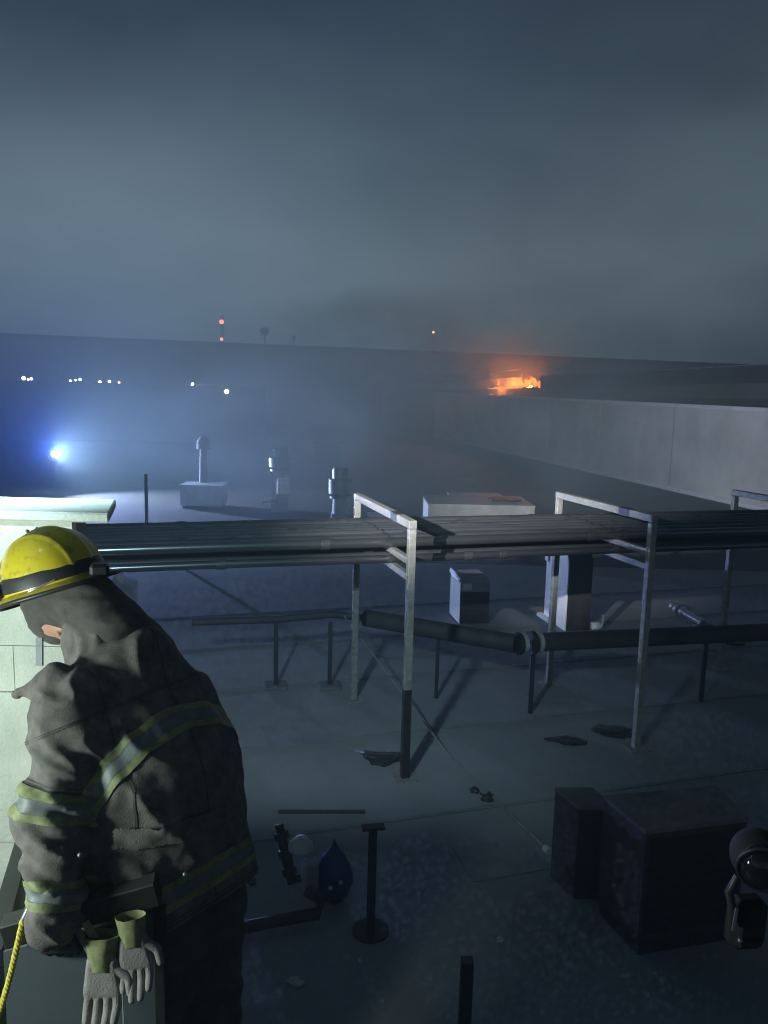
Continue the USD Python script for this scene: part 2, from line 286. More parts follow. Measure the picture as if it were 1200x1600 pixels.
# ------------------------------------------------------------------ pipe rack frames and pipes
u_ = np.array([0.956, 0.292, 0]); v_ = np.array([-0.285, 0.9585, 0])
A0 = np.array([0.29, 7.74, 0.0])
def frame(base, depth, label):
    t = thing('pipe_rack_frame', label, 'rack', base, group='frames of the pipe rack')
    n, f = base, base + v_ * depth; e = lambda p, z: np.array([p[0], p[1], z])
    obj('post', bar(e(n, 0.012), e(n, 2.705), 0.078, up=v_), 'galv', t); obj('post', bar(e(f, 0.012), e(f, 2.705), 0.078, up=v_), 'galv', t)
    obj('top_beam', bar(e(n - v_ * .04, 2.751), e(f + v_ * .04, 2.751), 0.085), 'galv', t)
    obj('clamp', bar(e(n + v_ * .40, 2.751), e(n + v_ * .62, 2.751), 0.095), 'dark', t)  # dark band painting in the shaded gap on the beam, no real fitting
    for z in (2.36, 2.19): obj('cross_bar', bar(e(n + v_ * .05, z), e(f - v_ * .05, z), 0.06, 0.07), 'galv', t)
    for p in (n, f): obj('base_plate', box(e(p, 0.006), (0.24, 0.24, 0.012), 0.29), 'galv', t)
    return t
_fa = frame(A0, 2.235, 'rusty galvanised rack frame nearest the firefighter, its post dark at the foot')
obj('post_shade', bar(A0 + [0, 0, .013], A0 + [0, 0, 1.0], .084, up=v_), 'dark', _fa, label='foot of the post darkened for the shadow on it')  # lamp shadow on the lower post, put in as a black sleeve
frame(np.array([3.04, 8.60, 0.0]), 2.12, 'galvanised rack frame standing right of the rounded white hood')
frame(np.array([5.87, 9.45, 0.0]), 2.12, 'galvanised rack frame in front of the pale right wall')
def pipe_line(q, z, r, mt, label, s0=-4.2, s1=9.0, ends=None):
    p0, p1 = A0 + v_ * q, A0 + v_ * q
    n = 24; s = np.linspace(s0, s1, n); pts = A0 + v_ * q + u_ * s[:, None]; pts[:, 2] = z + 0.004 * np.sin(s * 1.3 + q * 7)
    o = np.array([*(A0 + v_ * q)[:2], z]); t = thing('rack_pipe', label, 'pipe', o, group='long pipes lying on the rack'); obj('run', tube(pts, r, 16), mt, t, smooth=50)
    rg = np.random.default_rng(int(q * 1000) + int(z * 100))
    for c in np.sort(rg.uniform(-2.6, 7.5, 4)):
        m_ = A0 + v_ * q + u_ * c; m_[2] = z + 0.004 * np.sin(c * 1.3 + q * 7); obj('coupling', tube([m_ - u_ * .05, m_ + u_ * .05], r * 1.12 + .003, 14), 'pipe2', t, smooth=40)
    for c in (0.0, 2.88, 5.8):
        m_ = A0 + v_ * q + u_ * (c + .0); m_[2] = z + 0.004 * np.sin(c * 1.3 + q * 7); obj('strap', tube([m_ - u_ * .012, m_ + u_ * .012], r + .004, 14), 'dark', t, smooth=40)
    return t
pipe_line(0.64, 2.395 + 0.055, 0.055, 'pipe_front', 'front pipe of the upper tier, its top edge catching the light')
pipe_line(0.62, 2.225 + 0.045, 0.045, 'pipe_front', 'front pipe of the lower tier, just above the gap under the rack')
q = 0.78
for i in range(11):
    r = [0.055, 0.05, 0.06, 0.045, 0.055, 0.06, 0.05, 0.055, 0.045, 0.06, 0.055][i]
    pipe_line(q + r, 2.395 + r, r, 'pipe' if i % 3 else 'pipe2', 'dark pipe lying among others on the upper tier of the rack'); q += 2 * r + 0.012
q = 0.76
for i in range(3):
    r = [0.045, 0.055, 0.05, 0.055, 0.045, 0.05, 0.055, 0.05][i]
    pipe_line(q + r, 2.225 + r, r, 'pipe2', 'dark pipe behind the front one on the lower tier of the rack'); q += 2 * r + 0.05

# ------------------------------------------------------------------ lagged pipes on stands behind the rack posts
zp = 0.95
P0, P1, P2, P3 = onz(300, 972, zp), onz(433, 968, zp), onz(575, 966, zp), onz(806, 1006, zp)
P4, P5 = onz(852, 1003, zp), onz(1260, 985, zp)
lp = thing('lagged_pipe', 'thick black lagged pipe sagging to a flanged joint left of the white hood', 'pipe', P2 * [1, 1, 0])
obj('run', tube([P2 + (P2 - P3) * .02, P2 * .66 + P3 * .34, P2 * .33 + P3 * .67, P3], 0.12, 18), 'duct', lp, smooth=50)
dj = (P4 - P3) / np.linalg.norm(P4 - P3)
for s, r in ((0.0, 0.15), (0.09, 0.12), (0.2, 0.16), (0.3, 0.13)):
    obj('flange', tube([P3 + dj * s, P3 + dj * (s + 0.05)], r, 18), 'dark' if r > .14 else 'unit', lp, smooth=40)
obj('stand', bar(P3 * [1, 1, 0] + dj * .25, P3 + dj * .25, 0.06), 'dark', lp); obj('stand', bar((P2 * .5 + P3 * .5) * [1, 1, 0], P2 * .5 + P3 * .5, 0.05), 'dark', lp)
lp2 = thing('lagged_pipe', 'thick black lagged pipe running right, past the foot of the white hood', 'pipe', P4 * [1, 1, 0])
obj('run', tube([P3 + dj * .33, P4 + (P5 - P4) * .02, P4 + (P5 - P4) * .5, P5], 0.12, 18), 'duct', lp2, smooth=50)
obj('stand', bar((P4 * .4 + P5 * .6) * [1, 1, 0], P4 * .4 + P5 * .6, 0.05), 'dark', lp2)
gp = thing('low_pipe', 'grey pipe on two thin stands left of the rack, in the haze', 'pipe', P1 * [1, 1, 0])
obj('run', tube([P0, P1, onz(520, 960, zp), P2 - (P2 - P1) * .03], 0.05, 14), 'duct', gp, smooth=50)
for px in (431, 515):
    b_ = onz(px, 1073, 0); obj('stand', bar(b_, b_ + [0, 0, 0.93], 0.055), 'dark', gp); obj('foot_pad', box(b_ + [0, 0, 0.02], (0.3, 0.3, 0.04), 0.2, 0.008), 'lid', gp)
# thin conduit slanting down from there and on across the roof
ca, cb, cc = onz(538, 963, 1.0), onz(700, 1178, 0.03), onz(852, 1325, 0.03)
cd = thing('conduit', 'thin pale conduit slanting across the roof behind the near rack post', 'conduit', cb)
obj('run', tube([ca, ca * .5 + cb * .5, cb, cb * .5 + cc * .5, cc], 0.011, 8), 'galv', cd, smooth=50)
obj('end_cap', tube([cc, cc + (cc - cb) / np.linalg.norm(cc - cb) * .07], 0.035, 12), 'pale', cd)

# ------------------------------------------------------------------ roof equipment between and behind
def rbox(base, w_, d_, h_, rz):     # local frame: returns function(x,y,z)->world ; x along the front, y to the back
    c, s = math.cos(rz), math.sin(rz); b = np.array(base, float)
    return lambda x, y, z: b + np.array([c * x - s * y, s * x + c * y, z])
def cuboid(T, x0, x1, y0, y1, z0, z1):
    return hexa([T(x0, y0, z0), T(x1, y0, z0), T(x1, y1, z0), T(x0, y1, z0)], [T(x0, y0, z1), T(x1, y0, z1), T(x1, y1, z1), T(x0, y1, z1)])
# vent box with torn white side sheet
b0 = onz(718, 976); T = rbox(b0, .55, .6, .8, 0.16)
vb = thing('vent_box', 'dark roof vent box with a torn white side sheet and pale lid', 'vent', b0)
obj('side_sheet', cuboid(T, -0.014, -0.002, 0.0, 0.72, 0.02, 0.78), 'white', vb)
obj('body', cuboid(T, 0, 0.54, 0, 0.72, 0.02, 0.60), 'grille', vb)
obj('hood', prism([T(0, 0, .603), T(0, .72, .603), T(0, .72, .84), T(0, .3, .86), T(0, 0.0, .78)], T(0.54, 0, 0) - T(0, 0, 0)), 'unit', vb)
obj('lid', prism([T(0.12, .32, .866), T(0.12, .72, .846), T(0.12, .72, .858), T(0.12, .32, .878)], T(.5, 0, 0) - T(0.12, 0, 0)), 'white', vb)
tz = [T(-.06, -.02, .80), T(-.03, .2, .76), T(-.055, .45, .8), T(-.04, .75, .83), T(-.018, .75, .88), T(-.018, .4, .88), T(-.018, 0.0, .84)]
obj('torn_flap', prism(tz, np.array([0.004, 0, 0.012])), 'white', vb)
obj('label_plate', cuboid(T, 0.03, 0.20, -0.012, -0.002, 0.64, 0.76), 'white', vb)
for i in range(6): obj('louver', cuboid(T, 0.04, 0.50, -0.016, -0.002, 0.08 + i * .08, 0.085 + i * .08), 'grille', vb)
# tall rounded intake hood
b1 = onz(884, 986); T = rbox(b1, .5, .6, 1.5, 0.22)
prof = [(0, 0.0)] + [(0, 1.15)] + [(0.42 - 0.42 * math.cos(a), 1.15 + 0.42 * math.sin(a)) for a in np.linspace(0.15, math.pi / 2, 7)] + [(0.9, 1.57), (0.9, 0.0)]
hd = thing('intake_hood', 'tall round-shouldered intake hood with a bright white left face', 'vent', b1)
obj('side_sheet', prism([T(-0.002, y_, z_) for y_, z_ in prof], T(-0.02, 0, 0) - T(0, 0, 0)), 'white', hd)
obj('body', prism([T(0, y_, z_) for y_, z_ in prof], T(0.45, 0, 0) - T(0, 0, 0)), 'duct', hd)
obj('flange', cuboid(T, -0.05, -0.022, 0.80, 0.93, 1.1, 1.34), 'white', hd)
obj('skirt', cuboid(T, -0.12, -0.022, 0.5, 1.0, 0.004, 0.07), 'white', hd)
# low units and fans behind the rack
def unit(name, label, cat, base, w_, d_, h_, rz, mtl='unit', lit=True, extra=None):
    T = rbox(base, w_, d_, h_, rz); t = thing(name, label, cat, base)
    obj('curb', cuboid(T, 0.06, w_ - .06, 0.06, d_ - .06, 0.0, 0.10), 'dark', t); obj('body', cuboid(T, 0, w_, 0, d_, 0.10, h_ - .03), mtl, t)
    obj('lid', cuboid(T, -0.02, w_ + .02, -.02, d_ + .02, h_ - .03, h_), mtl, t)
    obj('side_panel', cuboid(T, -0.012, -0.002, 0.05, d_ - .05, 0.14, h_ - .06), 'white' if lit else mtl, t)  # lit units: lamp light on the left end painted in as white
    return t, T
bb = onz(670, 787, 1.05) * [1, 1, 0]
t, T = unit('roof_unit', 'low flat air handling unit with a bright left end behind the rack', 'roof unit', bb, 3.1, 2.2, 1.05, 0.03)
obj('fan_guard', lathe(T(2.4, 1.1, 1.051), [(0, .02), (.5, .02), (.5, .05), (.44, .06), (0, .06)]), 'dark', t, smooth=30)
t, T = unit('roof_unit', 'low pale roof unit farther back, above the first one', 'roof unit', onz(706, 776, 1.0) * [1, 1, 0], 1.7, 1.2, 1.0, 0.03, lit=False)
t, T = unit('roof_unit', 'pale hazy unit under the thin white pole and left of the fans', 'roof unit', at(282, 800, 27) * [1, 1, 0], 1.45, 1.1, 0.85, 0.02, 'white', lit=False)
t, T = unit('roof_unit', 'dim square cabinet behind the right fan', 'roof unit', at(492, 760, 44) * [1, 1, 0], 1.5, 1.2, 1.45, 0.02, 'duct', lit=False)
cbx = at(596, 806, 22.4) * [1, 1, 0]; t = thing('roof_curb', 'low roof curb with its lit top edge painted white, left of the bright-ended unit', 'curb', cbx)
obj('body', box(cbx + [0, 0, .30], (.78, .4, .60), .03, .01), 'duct', t); obj('lit_edge', box(cbx + [0, 0, .645], (.82, .44, .085), .03, .01), 'white', t)  # white strip paints in the lamp-lit edge of the curb
def fan(label, base, r, z0, z1, curb):
    t = thing('exhaust_fan', label, 'fan', base); b = np.array(base)
    obj('curb', box(b + [0, 0, curb / 2], (r * 1.5, r * 1.5, curb), 0.1, 0.02), 'unit', t)
    obj('neck', lathe(b, [(0, curb), (r * .7, curb), (r * .62, z0 - .12), (0, z0 - .12)]), 'unit', t, smooth=40)
    obj('base_flange', lathe(b, [(0, z0 - .118), (r * .9, z0 - .118), (r * .9, z0 - .05), (0, z0 - .05)]), 'alu', t, smooth=30)
    obj('drum', lathe(b, [(0, z0), (r * .94, z0), (r, z0 + .03), (r, z1 - .36), (r * .95, z1 - .33), (0, z1 - .33)]), 'alu', t, smooth=30)
    obj('cap', lathe(b, [(0, z1 - .328), (r * .7, z1 - .328), (r * .72, z1 - .08), (r * .6, z1), (0, z1)]), 'alu', t, smooth=30)
    for a in (0.4, 1.97, 3.54, 5.11): obj('bracket', bar(b + [r * .8 * math.cos(a), r * .8 * math.sin(a), z0 - .06], b + [r * .8 * math.cos(a), r * .8 * math.sin(a), z0 + .02], .04), 'alu', t)
    return t
f1 = at(437, 800, 26.9) * [1, 1, 0]
t = fan('left drum exhaust fan raised on a thin bent bracket, in the haze', f1, 0.40, 1.56, 2.25, 0.5)
obj('brace', tube([f1 + [-.38, -.3, 1.5], f1 + [-.05, -.35, 1.12], f1 + [-.02, -.4, 0.2]], 0.035, 8), 'galv', t)
obj('junction_box', box(f1 + [.2, -.5, 0.95], (.45, .3, .55), 0.1, 0.03), 'white', t)
obj('arm', bar(f1 + [-.55, -.4, 0.36], f1 + [-.05, -.4, 0.44], .05), 'galv', t)
fan('right drum exhaust fan with a wide bright band, beside the rack frame', at(531, 820, 22.8) * [1, 1, 0], 0.355, 1.18, 1.98, 0.6)
vc = at(318, 740, 28) * [1, 1, 0]
t = thing('roof_vent', 'small faint capped vent far back under the distant lamps', 'vent', vc)
obj('stack', lathe(vc, [(0, 0), (.2, 0), (.12, 2.05), (0, 2.05)]), 'duct', t, smooth=40); obj('cap', lathe(vc, [(0, 2.06), (.24, 2.06), (.23, 2.35), (.1, 2.52), (0, 2.52)]), 'lid', t, smooth=40)
pp = at(229, 800, 20) * [1, 1, 0]
t = thing('vent_pole', 'thin white upright vent pipe left of the hazy units', 'pole', pp)
obj('pipe', tube([pp, pp + [0, 0, 1.93]], 0.045, 12), 'alu', t, smooth=50); obj('boot', lathe(pp, [(0, 0), (.14, 0), (.05, .12), (0, .12)]), 'dark', t)
# pale hood piece seen just right of the helmet
q0 = onz(190, 955); T = rbox(q0, .5, .5, .5, 0.1)
t = thing('vent_hood', 'pale square vent hood with a sloped cap just right of the helmet', 'vent', q0)
obj('body', cuboid(T, -.2, .2, 0, .4, 0, .42), 'white', t); obj('cap', prism([T(-.22, -.03, .424), T(.22, -.03, .424), T(.22, -.03, .5), T(0.0, -.03, .54), T(-.1, -.03, .68), T(-.22, -.03, .5)], T(0, .44, 0) - T(0, 0, 0)), 'white', t)
# chromed coupling on a slanting hose
h0, h1 = onz(1050, 946, .22), onz(1098, 974, .10)
t = thing('hose_coupling', 'shiny steel pipe end with three bright collars lying beyond the rack', 'pipe', h1 * [1, 1, 0])
obj('pipe', tube([h0 + (h1 - h0) * .42, h1], 0.07, 14), 'chrome', t, smooth=50)
for s, r in ((0.02, .10), (.17, .12), (.32, .09)): obj('collar', tube([h0 + (h1 - h0) * s, h0 + (h1 - h0) * (s + .09)], r, 16), 'chrome', t, smooth=40)
obj('saddle', box(h1 * [1, 1, 0] + [0, 0, .045], (.3, .2, .09), .3, .01), 'dark', t)
for px, py, r, lb in ((1092, 1001, 0.10, 'small pale domed roof vent, the smaller of two beyond the black pipe'), (1145, 1004, 0.17, 'larger pale domed roof vent at the right beyond the black pipe')):
    b_ = onz(px, py); t = thing('dome_vent', lb, 'vent', b_)
    obj('dome', lathe(b_, [(0, .05)] + [(r * math.cos(a), .05 + r * .75 * math.sin(a)) for a in np.linspace(0, math.pi / 2, 7)], 20), 'pale', t, smooth=60); obj('rim', lathe(b_, [(0, 0), (r * 1.15, 0), (r * 1.15, .048), (0, .048)], 20), 'dark', t)
b_ = onz(934, 984); t = thing('hook_pipe', 'small white hooked pipe stub beside the intake hood', 'pipe', b_)
obj('stub', tube([b_ + [-.06, 0, .05], b_ + [0, 0, .02], b_ + [.06, 0, .06], b_ + [.08, 0, .16], b_ + [.08, 0, .28]], .025, 10), 'white', t, smooth=50)
obj('foot', box(b_ + [-.04, .05, .06], (.16, .1, .12), .2, .01), 'white', t)

# ------------------------------------------------------------------ near roof: unit, gas set, stubs, debris
top = [onz(1010, 1297, 1.0), onz(1168, 1277, 1.0), onz(1118, 1228, 1.0), onz(945, 1243, 1.0)]
ct = np.mean(top, axis=0) * [1, 1, 0]
un_ = thing('roof_unit', 'boxy air conditioner with a black front opening at lower right', 'roof unit', ct)
lo_ = [np.array([p[0], p[1], 0.0]) for p in top]
obj('curb', hexa([p * .96 + ct * .04 for p in lo_], [p * .96 + ct * .04 + [0, 0, .12] for p in lo_]), 'dark', un_)
obj('body', hexa([p + [0, 0, .12] for p in lo_], [p - [0, 0, .035] for p in top]), 'duct', un_)  # near-black colour holds the shade on the unit sides
obj('lid', hexa([p + (p - ct) * [.02, .02, 0] - [0, 0, .033] for p in top], [p + (p - ct) * [.02, .02, 0] for p in top]), 'lid', un_)
fa, fb_ = lo_[0], lo_[1]; nrm = np.cross(fb_ - fa, [0, 0, 1.]); nrm /= np.linalg.norm(nrm); fr = lambda s, z, q=0.: fa + (fb_ - fa) * s + nrm * q + [0, 0, z]
obj('front_opening', hexa([fr(.04, .17, .002), fr(.96, .17, .002), fr(.96, .17, .012), fr(.04, .17, .012)], [fr(.04, .92, .002), fr(.96, .92, .002), fr(.96, .92, .012), fr(.04, .92, .012)]), 'grille', un_)
for i in range(9): obj('grille_bar', hexa([fr(.05, .2 + i * .08, .013), fr(.95, .2 + i * .08, .013), fr(.95, .2 + i * .08, .02), fr(.05, .2 + i * .08, .02)], [fr(.05, .212 + i * .08, .013), fr(.95, .212 + i * .08, .013), fr(.95, .212 + i * .08, .02), fr(.05, .212 + i * .08, .02)]), 'grille', un_)
sc = [onz(905, 1262, .8), onz(962, 1262, .8), onz(925, 1232, .8), onz(868, 1232, .8)]
s0_ = [np.array([p[0], p[1], 0.0]) for p in sc]; sm = np.mean(s0_, axis=0)
t = thing('duct_box', 'small lower duct box left of the air conditioner', 'duct', sm)
obj('body', hexa(s0_, [p - [0, 0, .02] for p in sc]), 'duct', t); obj('lid', hexa([p + (p - sm) * [.04, .04, 0] - [0, 0, .018] for p in sc], [p + (p - sm) * [.04, .04, 0] + [0, 0, .006] for p in sc]), 'lid', t)

gz = 0.35
g1, g2 = onz(497, 1427, .12), onz(358, 1453, .10)
gs = thing('gas_regulator', 'grey gas regulator with jointed pipework on the roof beside the blue bag', 'regulator', g1 * [1, 1, 0])
obj('pipe', tube([g2, g1, g1 + [0.02, .03, .10], onz(480, 1392, .30)], .045, 14), 'duct', gs, smooth=60)
obj('pale_end', tube([g2 - (g1 - g2) * .05, g2], .047, 14), 'pale', gs)
e1, e2 = onz(457, 1380, .2), onz(436, 1288, .62)
obj('riser', tube([e1, e1 * .6 + e2 * .4, e2], [.04, .045, .035], 12), 'dark', gs, smooth=60)
for s in (.15, .45, .75): obj('union', tube([e1 + (e2 - e1) * s, e1 + (e2 - e1) * (s + .12)], .06, 8), 'dark', gs)
k_ = onz(484, 1365, .28); obj('meter_body', box(k_, (.13, .12, .24), .3, .02), 'unit', gs)
k_ = onz(470, 1318, .50); obj('diaphragm_cap', lathe(k_, [(0, -.04), (.10, -.04), (.10, -.01), (.05, .05), (0, .06)], 18), 'pale', gs, smooth=40)
obj('cross_pipe', tube([onz(452, 1375, .22), onz(482, 1370, .24)], .03, 10), 'duct', gs)
# blue bag with two pale eyelets
cen = onz(522, 1362, .26)
bag = ball((0, 0, 0), 1.0, 3); v = bag.vertices; rad = np.where(v[:, 2] > 0, 1 - 0.75 * np.clip(v[:, 2], 0, 1) ** 1.1, 1.0)
v = np.stack([v[:, 0] * rad * .155, v[:, 1] * rad * .10, v[:, 2] * .27], 1); v += (fbm(v * 14, 3) - .5)[:, None] * bag.vertices * .06
bag.vertices = v + cen
t = thing('blue_bag', 'dark blue peaked bag with two pale eyelets beside the gas regulator', 'bag', cen * [1, 1, 0]); obj('body', bag, 'blue', t, smooth=True)
for px, py in ((517, 1384), (533, 1375)):
    e = onz(px, py, .22) + np.array([0, -.06, 0.02]); obj('eyelet', ball(e, .016, 2, (1, 1, 1)), 'pale', t, smooth=True)
# T stub posts
b_ = onz(579, 1455); t = thing('stub_post', 'short dark stub post with a flat crossplate, right of the blue bag', 'post', b_)
obj('post', bar(b_, b_ + [0, 0, .84], .065), 'dark', t); obj('crossplate', box(b_ + [0, 0, .85], (.17, .07, .02), .2), 'dark', t); obj('foot_plate', lathe(b_, [(0, 0), (.14, 0), (.14, .015), (0, .015)], 20), 'dark', t)
b_ = onz(724, 1640); t = thing('stub_post', 'dark stub post at the bottom edge of the roof, in deep shade', 'post', b_)
obj('post', bar(b_, b_ + [0, 0, .62], .075), 'dark', t); obj('foot_plate', lathe(b_, [(0, 0), (.14, 0), (.14, .015), (0, .015)], 20), 'dark', t)
b_ = onz(435, 1268, .02); e = onz(570, 1268, .02)
t = obj('lying_rod', tube([b_, e], .018, 8), 'duct', smooth=50, label='thin dark rod lying across the roof behind the gas regulator', cat='rod')
def lump(c, r, sq, seed):
    b = ball((0, 0, 0), 1, 2); n = fbm(b.vertices * 1.7 + seed * 3.1, 3)[:, None]; b.vertices = b.vertices * np.clip(-.35 + 2.6 * n, .15, 2) * r * np.array(sq) + c; return b
for i, (px, py, r, sq, mt, lb) in enumerate([
        (600, 1184, .15, (1.5, 1, .12), 'wet', 'dark wet scrap lying left of the near rack post'), (741, 1237, .045, (1, 1, .7), 'wet', 'small dark clod right of the near rack post'),
        (760, 1250, .06, (1, 1, .7), 'wet', 'larger dark clod beside the small one on the roof'), (395, 1379, .035, (.8, 1.3, .4), 'wet', 'dark oval scrap by the coat hem'),
        (460, 1537, .045, (1.2, .8, .4), 'stone', 'pale oval stone below the gas pipe'), (781, 1471, .03, (1.1, .8, .5), 'stone', 'pale stone alone on the dark roof near the bottom'),
        (890, 1160, .12, (1.6, 1, .15), 'duct', 'crumpled dark sheet left of the middle rack post'), (960, 1143, .16, (1.5, 1, .1), 'wet', 'flat dark patch of felt by the middle rack post')]):
    obj('scrap' if mt != 'stone' else 'stone', lump(onz(px, py, .0) + [0, 0, r * sq[2] * .6], r, sq, i), mt, smooth=True, label=lb, cat='scrap' if mt != 'stone' else 'stone')

# ------------------------------------------------------------------ platform round the firefighter
FZ = 1.70
pf = thing('platform', 'dark rescue platform rail and glossy panel in front of the firefighter', 'platform', (-0.6, 1.9, FZ))
obj('floor', box((-0.55, 1.35, FZ - .03), (1.1, 1.7, .06), 0, .01), 'dark', pf)
r0, r1 = at(8, 1456, 1.68), at(248, 1388, 1.74)
obj('top_rail', bar(r0, r1, .055, .062), 'rubber', pf)
e0, e1 = at(4, 1470, 1.685), at(240, 1408, 1.745)
dn = np.array([0, 0, -1.0]); back = np.array([0, .012, 0])
obj('panel', hexa([np.array([*e0[:2], FZ + .02]), np.array([*e1[:2], FZ + .02]), np.array([*e1[:2], FZ + .02]) + back, np.array([*e0[:2], FZ + .02]) + back], [e0 + [0, 0, -.03], e1 + [0, 0, -.03], e1 + [0, 0, -.03] + back, e0 + [0, 0, -.03] + back]), 'panel', pf)
obj('corner_post', bar(np.array([e1[0] + .012, e1[1] + .01, FZ]), e1 + [.012, .01, -.02], .026), 'rubber', pf)
obj('side_rail', bar(at(-12, 1500, 1.68), at(44, 1300, 2.3), .05, .05), 'rubber', pf)
s0, s1 = at(-10, 1500, 1.68), at(46, 1302, 2.28)
obj('side_panel', hexa([np.array([*s0[:2], FZ]), np.array([*s1[:2], FZ]), np.array([s1[0] - .012, s1[1], FZ]), np.array([s0[0] - .012, s0[1], FZ])], [s0 - [0, 0, .02], s1 - [0, 0, .02], s1 - [.012, 0, .02], s0 - [.012, 0, .02]]), 'rubber', pf)
for px, py in ((116, 1408), (219, 1390)): obj('bolt', ball(at(px, py, 1.695 + (px - 60) / 4000) + [0, -.012, 0], .006, 1), 'chrome', pf, smooth=True)
ra, rb_ = at(36, 1438, 1.64), at(-14, 1620, 1.56)
sag = [ra + (rb_ - ra) * s + np.array([0, 0, -.02 * math.sin(s * math.pi)]) for s in np.linspace(0, 1, 14)]
rp = thing('yellow_rope', 'yellow rope hanging from the left end of the dark rail', 'rope', ra)
for ph in (0, 2.1, 4.2):
    pts = []; L = np.linspace(0, 1, 160)
    for s in L:
        c = ra + (rb_ - ra) * s + np.array([0, 0, -.02 * math.sin(s * math.pi)]); a = s * 60 + ph; pts.append(c + np.array([math.cos(a), 0.6 * math.sin(a), 0.35 * math.sin(a)]) * .0038)
    obj('strand', tube(pts, .0042, 6), 'rope', rp, smooth=True)
obj('hook', tube([ra + [0.012, .02, .03], ra + [.006, .01, .015], ra], .007, 8), 'alu', rp, smooth=True)
pc = at(92, 1448, 1.67); rp2 = obj('rope_end', tube([pc, pc + [.001, -.004, -.018], pc + [.004, -.004, -.034]], .005, 8), 'rope', smooth=True, label='short yellow rope end showing under the rail by the cuff', cat='rope')

# gloves hung from the rail
def glove(base, dirn, spread, size, label):
    t = thing('work_glove', label, 'glove', base, group='gloves hung on the rail'); dirn = np.array(dirn, float) / np.linalg.norm(dirn)
    s = np.array(spread, float); s -= dirn * (s @ dirn); s /= np.linalg.norm(s); n = np.cross(dirn, s); S = lambda c, r: m3.Manifold.sphere(r, 14).translate([float(x) for x in c])
    hull = lambda a, ra_, b, rb2: m3.Manifold.batch_hull([S(a, ra_), S(b, rb2)]); b = np.array(base, float)
    wr_, kn = b + dirn * .035 * size, b + dirn * .105 * size; parts = [m3.Manifold.batch_hull([S(wr_ + s * .022 * size, .015 * size), S(wr_ - s * .022 * size, .015 * size), S(kn + s * .033 * size, .013 * size), S(kn - s * .033 * size, .013 * size)])]
    for k, (o_, L_) in enumerate(((-.031, .055), (-.010, .075), (.011, .07), (.031, .05))):
        p0 = kn + s * o_ * size; p1 = p0 + (dirn + s * o_ * 3 + n * .25) * L_ * .5 * size; p2 = p1 + (dirn + n * (.5 + .2 * k)) * L_ * .45 * size
        parts += [hull(p0, .011 * size, p1, .0105 * size), hull(p1, .0105 * size, p2, .009 * size)]
    th = wr_ + s * .03 * size + dirn * .015 * size; th2 = th + (dirn * .6 + s * .8) * .035 * size; th3 = th2 + (dirn + s * .2 + n * .3) * .03 * size; parts += [hull(th, .013 * size, th2, .0115 * size), hull(th2, .0115 * size, th3, .0095 * size)]
    mm = m3.Manifold.batch_boolean(parts, m3.OpType.Add).refine_to_length(.007); q = mm.to_mesh(); g = trimesh.Trimesh(q.vert_properties[:, :3], q.tri_verts); trimesh.smoothing.filter_taubin(g, iterations=12)
    obj('leather', g, 'glove', t, smooth=True)
    cf = trimesh.creation.revolve(np.array([(.030, 0), (.036, -.04), (.040, -.075), (.037, -.075), (.032, -.04), (.026, 0), (.030, 0)]) * size, sections=22); v = cf.vertices * [1, .6, 1]; v += (fbm(v * 40, 3) - .5)[:, None] * .012
    cf.vertices = b + dirn * .05 * size + v[:, [0]] * s + v[:, [1]] * n + v[:, [2]] * dirn; cf.fix_normals(); obj('cuff', cf, 'lime', t, smooth=True)
    return t
glove(at(160, 1478, 1.665), (0.05, -.15, -1), (1, 0, 0), 1.05, 'longer grey work glove with lime cuff, hanging limp from the rail')
glove(at(206, 1446, 1.675), (0.12, -.1, -1), (1, .1, .1), 0.92, 'shorter grey work glove with bright lime cuff, next to the rail end')
# white-lime strap ends beside them
for px, w_, lb in ((128, .016, 'narrow pale strap end hanging left of the gloves'), (147, .018, 'lime strap end hanging between strap and long glove')):
    a_ = at(px - 14, 1440, 1.675); b_ = at(px + 12, 1486, 1.655)
    obj('strap_end', bar(a_, b_, w_, .004, up=(0.2, -1, .2)), 'silver' if w_ < .017 else 'lime', label=lb, cat='strap')

# black glossy spotlight on the right edge of the platform, switched off
sc_ = at(1192, 1356, 1.62)
sl = thing('spotlight', 'black glossy switched-off spotlight on a curved bracket at the right edge', 'lamp', sc_ - [0, 0, .25])
hs = ball((0, 0, 0), .062, 3, (1, 1.1, 1)); hs.apply_translation(sc_ + [.012, .045, 0]); obj('housing', hs, 'grille', sl, smooth=True)
tr = trimesh.creation.torus(.058, .004, 40, 10); tr.apply_transform(trimesh.transformations.rotation_matrix(math.pi / 2 + .2, [1, 0, 0])); tr.apply_transform(trimesh.transformations.rotation_matrix(-.35, [0, 0, 1])); tr.apply_translation(sc_ + [0.0, -.01, 0]); obj('bezel', tr, 'dark', sl, smooth=True)
obj('lens', ball(sc_ + [.006, .01, 0], .055, 3, (1, .8, 1)), node_mat('lens_glass', {'p': ('principled_bsdf', {'base_color': (.01, .012, .015), 'roughness': .06, 'specular_ior_level': .7})}, [], surface='p.BSDF'), sl, smooth=True)
obj('bracket', tube([sc_ + [-.045, .02, -.035], sc_ + [-.062, .02, -.075], sc_ + [-.05, .02, -.115], sc_ + [-.053, .015, -.16]], [.008, .01, .009, .006], 10), 'rubber', sl, smooth=True)
obj('clip', bar(sc_ + [-.051, -.002, -.10], sc_ + [-.056, -.004, -.155], .007, .004, up=(0, -1, 0)), 'alu', sl)
obj('rail_clamp', box(sc_ + [.0, .05, -.17], (.09, .06, .13), .1, .02), 'grille', sl); obj('screw', ball(sc_ + [-.03, .01, -.19], .006, 1), 'alu', sl, smooth=True)
